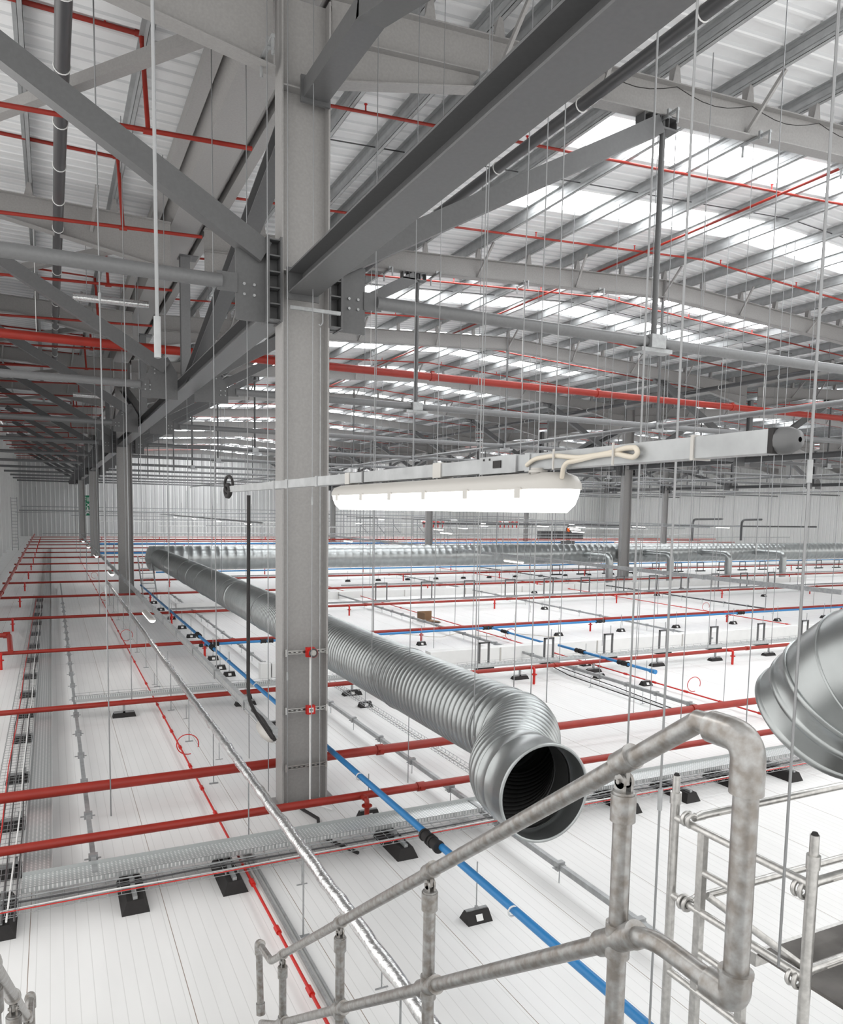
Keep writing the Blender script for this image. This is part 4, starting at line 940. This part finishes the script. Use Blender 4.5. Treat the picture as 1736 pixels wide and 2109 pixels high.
for q, y in enumerate(RY[2:12]):
    n_ = 0
    x = 1.2 + (q*1.7) % 3.3
    while x < (34 if q < 6 else 46) and n_ < 14:
        if x/y < 1.55 and not (abs(x-VX[0]) < .8 or abs(x-VX[1]) < .8 or abs(x-DX) < .7):
            zc_ = -3.4
            rod(x, y, zc_, zt(x)+.26, .0055 + .00016*y, 'thin hanger rod to the %s red floor pipe, %s from left' % (od(q+2), od(n_)), 'hanger rods dropping to the red floor pipes')
            n_ += 1
        x += 2.3 + q*.33
for q, (x, y0, z) in enumerate(((19.2,15,-1.95),(2.0,10.6,-2.25),(12,50,-.85),(36,42,-.85),(46,46,-.85))):
    for n_ in range(9):
        y = y0+n_*4.7
        if abs((y-9.4) % 8.6) < .3: y += .5
        rod(x, y, z, zt(x)+.26, .0055+.00014*y, 'thin hanger rod to the %s, %s going back' % (('long right trunking','left lower trunking','distant trunking behind the lamp','distant trunking right of the pale column','distant trunking nearer the right wall')[q], ORDW[n_]), 'hanger rods dropping to the lamp trunkings')
# channel brackets on the rafters
for n_, (x, y) in enumerate(((5.2,9.4),(10.3,9.4),(12.7,9.4),(8.4,9.4),(8.9,18),(11.5,18),(14,18),(7.6,18),(2.35,9.25))):
    zb = (zt(x)-.5 if x > 6 else 5.66) if x > 3 else 5.25
    t = thing('channel_bracket', 'galvanised channel clamp with drop rods under the %s rafter, %s' % ('nearest' if y < 10 else 'second', ORDW[n_]), 'bracket', (x,y,zb), 'channel clamps under the rafters')
    m1 = MB(); m1.box((x-.02,y-.38,zb-.05),(x+.02,y+.2,zb-.01)); m1.box((x-.03,y-.2,zb-.07),(x+.03,y-.16,zb+.05)); m1.build('channel', galv, t)
    for s in (-.36, .16): m1 = MB(); m1.box((x-.014,y+s-.014,zb-.2),(x+.014,y+s+.014,zb-.04)); m1.cyl((x,y+s,zb-.22),(x,y+s,zb-.17),.02,6); m1.build('drop_link', galv, t)

# column side strut with hook
p = on(640, 603, 'y', 9.1)
t = thing('short_channel', 'short galvanised channel with hook under the chord beam on the column', 'bracket', (2.85, 9.05, 2.27))
m1 = MB(); m1.box((2.58,8.98,2.33),(3.2,9.02,2.37)); m1.build('channel', galv, t)
m1 = MB(); m1.sweep([(2.98,9.0,2.33),(2.98,9.0,2.22),(2.95,9.0,2.18),(2.93,9.0,2.2)], .008, 6, .02); m1.cyl((2.95,9.0,2.16),(2.95,8.95,-3.6), .006, 6); m1.build('hook_rod', galv, t)

# ------------------------------------------------------------------ far things
t = thing('exit_sign', 'green and white fire exit sign glimpsed between the far left columns', 'sign', (2.5, 90, .0))
q0 = on(170,1020,'y',90.); q1 = on(198,1062,'y',90.); sx0, sx1, sz0, sz1, sy = q0.x, q1.x, q1.z, q0.z, 90.0; sc_ = (sx1-sx0)
MB().box((sx0,sy,sz0),(sx1,sy+.03,sz1)).build('board', green, t)
hh = sz1-sz0
for txt, zf in (('FIRE', .70), ('EXIT', .42)):
    cu = bpy.data.curves.new('lettering', 'FONT'); cu.body = txt; cu.size = hh*.30; cu.align_x = 'CENTER'; cu.extrude = .004
    tmp = bpy.data.objects.new('tmp_text', cu); me_ = bpy.data.meshes.new_from_object(tmp); bpy.data.objects.remove(tmp); me_.materials.clear(); me_.materials.append(white)
    ob = bpy.data.objects.new('lettering', me_); COL.objects.link(ob); ob.parent = t
    ob.location = Vector(((sx0+sx1)/2, sy-.012, sz0+hh*zf)) - t.location; ob.rotation_euler = (PI/2, 0, 0)
m1 = MB(); c = sx0+sc_*.36; u_ = hh*.4; zb = sz0+hh*.02
m1.cyl((c,sy-.006,zb+u_*.88),(c,sy-.012,zb+u_*.88), u_*.1, 12); m1.bar((c,sy-.01,zb+u_*.76),(c-u_*.08,sy-.01,zb+u_*.4), u_*.2, .006, (0,1,0)); m1.bar((c-u_*.08,sy-.01,zb+u_*.4),(c+u_*.22,sy-.01,zb+u_*.22), u_*.1, .006, (0,1,0)); m1.bar((c-u_*.08,sy-.01,zb+u_*.4),(c-u_*.25,sy-.01,zb+u_*.03), u_*.1, .006, (0,1,0)); m1.bar((c,sy-.01,zb+u_*.7),(c+u_*.28,sy-.01,zb+u_*.56), u_*.08, .006, (0,1,0))
m1.build('running_figure', white, t)
MB().box((c+u_*.55,sy-.012,zb),(c+u_*1.1,sy-.004,zb+u_*.9)).build('door_symbol', white, t)
for s_ in (sx0+.1, sx1-.1): MB().cyl((s_,sy+.015,sz1),(s_,sy+.015,zt(2)+.2), .01, 6).build('hanging_wire', galv, t)
# wall posts, left side
for n_ in range(16):
    y = 22+n_*5.1
    m1 = MB(); m1.box((XL,y-.12,FZ),(XL+.28,y+.12,5.9)); tag(m1.build('wall_post', white), 'white post against the left wall, %s going back' % ORDW[n_], 'post', 'white posts along the left wall')
t = thing('wall_ladder', 'thin caged access ladder on the far left wall', 'ladder', (XL+.6, 72, FZ))
for s in (-.22,.22): MB().cyl((XL+.75+s,72,FZ),(XL+.75+s,72,.6), .025, 6).build('stile', galv, t)
for q in range(16): MB().cyl((XL+.53,72,FZ+.25+q*.27),(XL+.97,72,FZ+.25+q*.27), .018, 5).build('rung', galv, t)
# frames and plant by the right wall
for n_, x in enumerate((60.3, 67.4)):
    m1 = MB(); m1.sweep([(x,60,-2.6),(x,60,-.38),(x+(4.2 if n_ == 0 else 3.0),60,-.3)], .12, 8, .5)
    tag(m1.build('dark_pipe_loop', darkp), 'dark insulated pipe rising and bending before the grey wall, %s one' % ('left' if n_ == 0 else 'right'), 'pipe')
tag(MB().cyl((30,62,-1.1),(82,62,-1.1), .09, 8).build('far_dark_pipe', darkp), 'long dark pipe running low across the grey far wall', 'pipe')
tag(MB().cyl((-3,90,-.6),(60,90,-.6), .08, 8).build('far_dark_pipe', galv), 'pale horizontal pipe high before the back wall', 'pipe')
for n_, x in enumerate((22, 31, 38)):
    t = thing('plant_frame', 'distant galvanised service frame on the floor, %s from left' % ORDW[n_], 'frame', (x, 80, FZ), 'service frames far back')
    for s in (0, 2, 4):
        MB().cyl((x+s,80,FZ),(x+s,80,-.9), .06, 6).build('leg', galv, t); MB().cyl((x+s,80,-1.6),(x+s+.9,80,-2.6), .05, 6).build('diagonal', galv, t)
    for z in (-.9,-1.6,-2.4): MB().cyl((x-.5,80,z),(x+5,80,z), .06, 6).build('rail', galv, t)
for n_, (x, z) in enumerate(((35.8,-1.25),(45.3,-1.2))):
    m1 = MB()
    for q in range(5): m1.cyl((x+q*.55,74,z),(x+q*.55+.3,74,z), .18, 8); m1.cyl((x+q*.55+.15,74,z-.5),(x+q*.55+.15,74,z+.2), .07, 6)
    tag(m1.build('red_valve_set', redb), 'bright red valve set far back, %s of the distant column' % ('left' if n_ == 0 else 'right'), 'valve')
t = thing('equipment_cabinet', 'dark louvred cabinet far back to the right of the distant column', 'cabinet', (53, 72, -3.0))
MB().box((49.5,72,-2.9),(55.5,72.6,-2.0)).build('body', steel2, t)
for q in range(8): MB().box((49.7+q*.72,71.95,-2.8),(50.2+q*.72,72,-2.1)).build('louvre', darkp, t)
# a worker in dark clothes and orange vest in front of the cabinet
t = thing('person', 'tiny distant worker in dark clothes, helmet and orange vest standing by the cabinet', 'person', (52.2, 70.5, FZ))
def skin(name, joints, edges, mat_, parent):
    me = bpy.data.meshes.new(name); o0 = parent_origin(parent)
    me.from_pydata([Vector(j[:3])-o0 for j in joints], edges, []); ob = bpy.data.objects.new(name, me); COL.objects.link(ob); ob.parent = parent
    md = ob.modifiers.new('skin', 'SKIN'); 
    if not me.skin_vertices: 
        bmlayer = None
        me.attributes  # skin layer is created by the modifier
    for i, j in enumerate(joints):
        me.skin_vertices[0].data[i].radius = (j[3], j[3])
    me.skin_vertices[0].data[0].use_root = True
    sb = ob.modifiers.new('sub', 'SUBSURF'); sb.levels = 1; sb.render_levels = 1
    me.materials.append(mat_); return ob
px_, py_ = 52.2, 70.5; B = FZ+.75
J = [(px_,py_,B+.95,.15),(px_,py_,B+1.2,.15),(px_,py_,B+1.42,.16),(px_,py_,B+1.52,.07),(px_,py_-.02,B+1.62,.09),(px_,py_-.02,B+1.72,.08),
     (px_-.2,py_,B+1.42,.07),(px_-.27,py_-.05,B+1.15,.055),(px_-.18,py_-.25,B+.98,.045),(px_-.14,py_-.32,B+.95,.035),
     (px_+.2,py_,B+1.42,.07),(px_+.27,py_,B+1.15,.055),(px_+.25,py_-.15,B+.92,.045),(px_+.24,py_-.2,B+.85,.035),
     (px_-.1,py_,B+.88,.11),(px_-.12,py_-.02,B+.48,.08),(px_-.13,py_,B+.08,.055),(px_-.13,py_-.14,B+.04,.04),
     (px_+.1,py_,B+.88,.11),(px_+.13,py_-.02,B+.48,.08),(px_+.15,py_,B+.08,.055),(px_+.15,py_-.14,B+.04,.04)]
E_ = [(0,1),(1,2),(2,3),(3,4),(4,5),(2,6),(6,7),(7,8),(8,9),(2,10),(10,11),(11,12),(12,13),(0,14),(14,15),(15,16),(16,17),(0,18),(18,19),(19,20),(20,21)]
try: skin('body', J, E_, darkp, t)
except Exception as ex:
    m1 = MB()
    for a, b in E_: m1.cyl(J[a][:3], J[b][:3], J[a][3], 8, J[b][3])
    m1.build('body', darkp, t)
MB().cyl((px_,py_,B+1.0),(px_,py_,B+1.46), .19, 12, .2).build('vest', orange, t)
MB().rings([(px_,py_,B+1.68),(px_,py_,B+1.76),(px_,py_,B+1.82)], [.13,.11,.02], [(0,0,1)]*3, 12).build('helmet', white, t)
MB().box((px_-.6,py_-.5,FZ),(px_+.6,py_+.5,B)).build('equipment_plinth', steel2) and None
bpy.data.objects['equipment_plinth']['label'] = 'low dark plinth under the distant worker'; bpy.data.objects['equipment_plinth']['category'] = 'plinth'
# small floor objects
t = thing('cardboard_box', 'torn brown cardboard box lying open on the white floor', 'box', (11.6,23.5,FZ))
m1 = MB(); m1.box((11.4,23.3,FZ),(11.42,23.9,FZ+.32)); m1.box((11.4,23.88,FZ),(11.95,23.9,FZ+.32)); m1.box((11.4,23.3,FZ),(11.95,23.9,FZ+.01)); m1.build('carton', cardb, t)
m1 = MB(); m1.bar((11.6,23.3,FZ+.1),(11.95,23.2,FZ+.02), .3, .01); m1.build('flap', cardb, t)
m1 = MB(); m1.box((4.0,16.2,-3.7),(4.22,16.4,-3.35)); m1.box((4.25,16.2,-3.68),(4.55,16.4,-3.36))
t = thing('junction_box', 'pale junction boxes with green sticker left of the near column', 'box', (4.2,16.3,-3.7)); m1.build('enclosure', white, t)
MB().box((4.42,16.19,-3.62),(4.55,16.2,-3.45)).build('sticker', green, t); MB().cyl((4.2,16.3,FZ),(4.2,16.3,-3.7), .02, 8).build('stand', galv, t)
m1 = MB()
for s in (0,.55): m1.bar((3.35+s,33.4,FZ),(3.25+s,34.4,-2.1), .05, .03)
for q in range(8): m1.bar((3.33+0,33.5+.12*q,FZ+.2+q*.2),(3.88,33.5+.12*q,FZ+.2+q*.2), .03, .03)
tag(m1.build('step_ladder', galv), 'step ladder leaning beside the second left column', 'ladder')

# ------------------------------------------------------------------ handrails of the stair
def zr(y): return .43-.715*y
def handrail(x, lab, posts, upper):
    t = thing('stair_handrail', lab, 'handrail', (x, 3.0, -2.5))
    r = .0243
    y1 = 4.92
    top = [(x,1.07,-1.0),(x,1.07,-.46),(x,1.225,-.452),(x,y1,zr(y1)),(x,5.27,-3.15),(x,5.22,-3.62)] if upper else [(x,1.3,zr(1.3)),(x,y1,zr(y1)),(x,5.27,-3.15),(x,5.22,-3.62)]
    m1 = MB(); m1.sweep(top[2:] if upper else top, r, 20, .03); m1.build('top_rail', galv_tube, t)
    if upper:
        m1 = MB(); m1.sweep([(x,1.09,-.505),(x,1.09,-1.0)], r*1.08, 20); m1.build('end_upright', galv_tube, t)
        m1 = MB(); m1.sweep([(x,1.235,-.453),(x,1.17,-.451)], r, 20); m1.build('level_rail', galv_tube, t)
        m1 = MB(); m1.sweep([(x,1.19,-.455),(x,1.09,-.455),(x,1.09,-.57)], r*1.45, 22, .05, 8); m1.build('corner_elbow', galv_tube, t)
        m1 = MB(); m1.sweep([(x,1.16,-1.02),(x,1.09,-1.02),(x,1.09,-.965)], r*1.38, 22, .04, 8); m1.cyl((x,1.09,-.965),(x,1.09,-.955), r*1.5, 22); m1.build('corner_elbow', galv_tube, t)
    mid = [(x,1.13,-1.02),(x,1.36,-1.015),(x,4.8,zr(4.8)-.47),(x,5.2,-3.72)] if upper else [(x,1.3,zr(1.3)-.47),(x,4.8,zr(4.8)-.47),(x,5.2,-3.72)]
    m1 = MB(); m1.sweep(mid, r, 20, .08, 8); m1.build('mid_rail', galv_tube, t)
    m1 = MB(); m1.sweep([(x,5.25,-3.22),(x,5.27,-3.15),(x,5.2,-3.12)], r*1.35, 16, .03); m1.cyl((x,5.225,-3.58),(x,5.215,-3.66), r*1.35, 16); m1.build('end_elbow', galv_tube, t)
    for y in posts:
        z = zr(y); m1 = MB(); m1.cyl((x,y,z-.1),(x,y,max(FZ, z-1.06)), r, 20); m1.build('post', galv_tube, t)
        d = Vector((0,1,-.715)).normalized(); c = Vector((x,y,z))
        m1 = MB(); m1.cyl(c-d*.032, c+d*.032, r*1.28, 22); m1.cyl(c-d*.036, c-d*.03, r*1.34, 22); m1.build('rail_sleeve', galv_tube, t)
        m1 = MB(); m1.cyl((x,y,z-.155),(x,y,z-.085), r*1.32, 22); m1.cyl((x,y,z-.085),(x,y,z-.078), r*1.15, 22); m1.build('post_socket', galv_tube, t)
        m1 = MB()
        for s in (-.012, .012): m1.cyl((x+s-.004,y,z-.052),(x+s+.004,y,z-.052), .019, 14); m1.box((x+s-.004,y-.017,z-.085),(x+s+.004,y+.017,z-.052))
        m1.cyl((x-.022,y,z-.052),(x+.022,y,z-.052), .0065, 10); m1.box((x-.006,y-.014,z-.06),(x+.006,y+.014,z-.02)); m1.build('swivel_fork', galv_tube, t)
        z2 = z-.47; c = Vector((x,y,z2)); m1 = MB(); m1.cyl(c-d*.08, c+d*.08, r*1.38, 22); m1.cyl(c-d*.084, c-d*.072, r*1.47, 22); m1.cyl(c+V(0,0,-.045), c+V(0,0,.045), r*1.3, 22); m1.build('cross_fitting', galv_tube, t)
handrail(1.28, 'galvanised tube handrail descending from the right corner to the lower left', (1.46, 2.53, 3.54, 4.63), True)
handrail(-.20, 'opposite galvanised stair handrail showing only at the bottom left corner', (2.53, 3.54, 4.63), False)
t = thing('metal_stair', 'galvanised stair flight below the handrails, below the picture edge', 'stair', (.54, 3, FZ))
for x in (-.24, 1.3):
    m1 = MB(); pts = [(1.25,-1.62),(1.25,-1.92),(4.5,-3.8),(5.0,-3.8)]
    m1.add([(x-.005,y,z) for y, z in pts]+[(x+.005,y,z) for y, z in pts], [(0,1,2,3),(7,6,5,4),(0,4,5,1),(1,5,6,2),(2,6,7,3),(3,7,4,0)]); m1.build('stringer', galv, t)
for q in range(9): MB().box((-.22, 1.35+q*.33, -1.85-q*.222), (1.28, 1.6+q*.33, -1.82-q*.222)).build('tread', galv, t)
t = thing('viewing_deck', 'small metal deck at the stair head where the viewer stands', 'platform', (.5, 0, -1.7))
MB().box((-.4,-1.6,-1.62),(1.3,1.2,-1.56)).build('deck_plate', galv, t)
for x in (-.35, 1.25):
    for y in (-1.5, 1.1): MB().box((x-.04,y-.04,FZ),(x+.04,y+.04,-1.62)).build('leg', galv, t)

# distant service lines before the back wall
for n_, (y, z, x0, x1, r_, m_) in enumerate(((97,-.2,-3,44,.05,galv),(95,-1.1,2,60,.05,galv),(93,-1.7,4,70,.06,white),(88,-1.4,8,72,.05,galv),(84,-2.0,10,76,.07,white),(79,-1.8,14,78,.05,galv),(76,-2.5,8,78,.07,white),(70,-2.3,16,74,.05,galv),(66,-2.7,6,70,.06,red),(64,-2.4,30,80,.05,galv))):
    t = thing('service_pipe', 'thin distant %s line before the back wall, %s counted forwards' % ({id(galv):'galvanised',id(white):'white',id(red):'red'}[id(m_)], od(n_)), 'pipe', (x0,y,z), 'distant service lines')
    MB().cyl((x0,y,z),(x1,y,z), r_, 6).build('pipe', m_, t)
    q = x0+1.5; c = 0
    while q < x1 and c < 14:
        MB().cyl((q,y,z),(q,y,FZ if n_ % 2 else z+2.2), .02, 5).build('support', galv, t); q += 4.1; c += 1
for n_, (x, y) in enumerate(((24,46),(28,55),(33,60),(38,50),(43,57),(48,64),(41,70),(52,68),(57,75),(30,78))):
    lamp_obj(x, y-.8, y+.8, -1.5, 'small distant batten light over the right half of the hall, %s from left' % ORDW[n_], 'fluorescent battens', False, .14, .1)
    t = thing('lamp_hanger', 'pair of thin wires carrying a distant batten, %s from left' % ORDW[n_], 'wire', (x,y,-1.4), 'wires of the distant battens')
    for e_ in (-.6,.6): MB().cyl((x,y+e_,-1.4),(x,y+e_,zt(x)+.5), .012, 5).build('wire', rodm, t)
# ------------------------------------------------------------------ scaffold tower
SX, SA, SB = 3.1, 3.11, 2.25
def spost(y, lab):
    t = thing('scaffold_post', lab, 'scaffold', (SX, y, FZ)); return t
t = thing('scaffold_end_frame', 'aluminium scaffold end frame with built in ladder, lower right', 'scaffold', (SX, (SA+SB)/2, FZ))
for y in (SA, SB):
    m1 = MB(); m1.cyl((SX,y,FZ),(SX,y,-1.56), .026, 18); m1.build('post', alu, t)
    m1 = MB(); m1.cyl((SX,y,-1.57),(SX,y,-1.44), .021, 18); m1.build('spigot', alu, t)
    m1 = MB(); m1.cyl((SX,y,-1.445),(SX,y,-1.428), .019, 14, .012); m1.build('black_plug', black, t)
    m1 = MB(); m1.cyl((SX,y,-1.60),(SX,y,-1.535), .031, 18); m1.build('collar', alu, t)
for z in (-1.68, -2.13, -2.58, -3.03, -3.5):
    MB().cyl((SX,SA,z),(SX,SB,z), .021, 16).build('ledger', alu, t)
for y in (2.90, 2.60): MB().box((SX-.018,y-.022,FZ+.1),(SX+.018,y+.022,-1.69)).build('ladder_stile', alu, t)
for z in (-1.905, -2.355, -2.805, -3.255): MB().cyl((SX,2.88,z),(SX,2.62,z), .019, 14).build('ladder_rung', alu, t)
def guard(y, z, x1, lab, y2=None):
    t = thing('scaffold_guardrail', lab, 'scaffold', (SX+.05, y, z), 'guard rails clipped to the scaffold frame')
    MB().cyl((SX+.1,y,z),(x1,y if y2 is None else y2,z), .0225, 16).build('tube', alu, t)
    m1 = MB(); m1.torus((SX,y-.0,z), .034, .012, (0,1,0), 18, 8, .78, (1,0,-.9)); m1.torus((SX,y-.035,z), .034, .012, (0,1,0), 18, 8, .78, (1,0,-.9)); m1.cyl((SX+.035,y-.015,z),(SX+.12,y,z), .019, 12, .026); m1.build('hook_clamp', alu, t)
    if z > -2.3 or y < 2.5:
        m1 = MB(); m1.add([(SX+.22,y-.0233,z-.008),(SX+.5,y-.0233,z-.008),(SX+.5,y-.0198,z+.012),(SX+.22,y-.0198,z+.012)], [(0,1,2,3)]); m1.build('worn_label', plast, t)
guard(3.02, -1.655, 5.9, 'upper scaffold guard rail on the far side, running right')
guard(3.02, -2.13, 5.9, 'lower scaffold guard rail on the far side, running right')
guard(2.32, -1.72, 5.6, 'upper scaffold guard rail on the near side, running right')
guard(2.32, -2.16, 5.6, 'lower scaffold guard rail on the near side above the dark deck')
t = thing('scaffold_deck', 'worn dark plywood scaffold deck in the lower right corner', 'platform', (4.3, 2.68, -2.5))
MB().box((SX+.42, 1.2, -2.46),(5.7, 2.86, -2.44)).build('board', deckm, t)
for y in (1.19, 2.87): MB().box((SX+.4,y-.02,-2.52),(5.7,y+.02,-2.445)).build('edge_beam', alu, t)
m1 = MB(); m1.cyl((SX+.05,2.9,-2.05),(4.2,2.35,-2.9), .021, 12); tag(m1.build('scaffold_brace', alu), 'diagonal scaffold brace behind the ladder frame', 'scaffold')
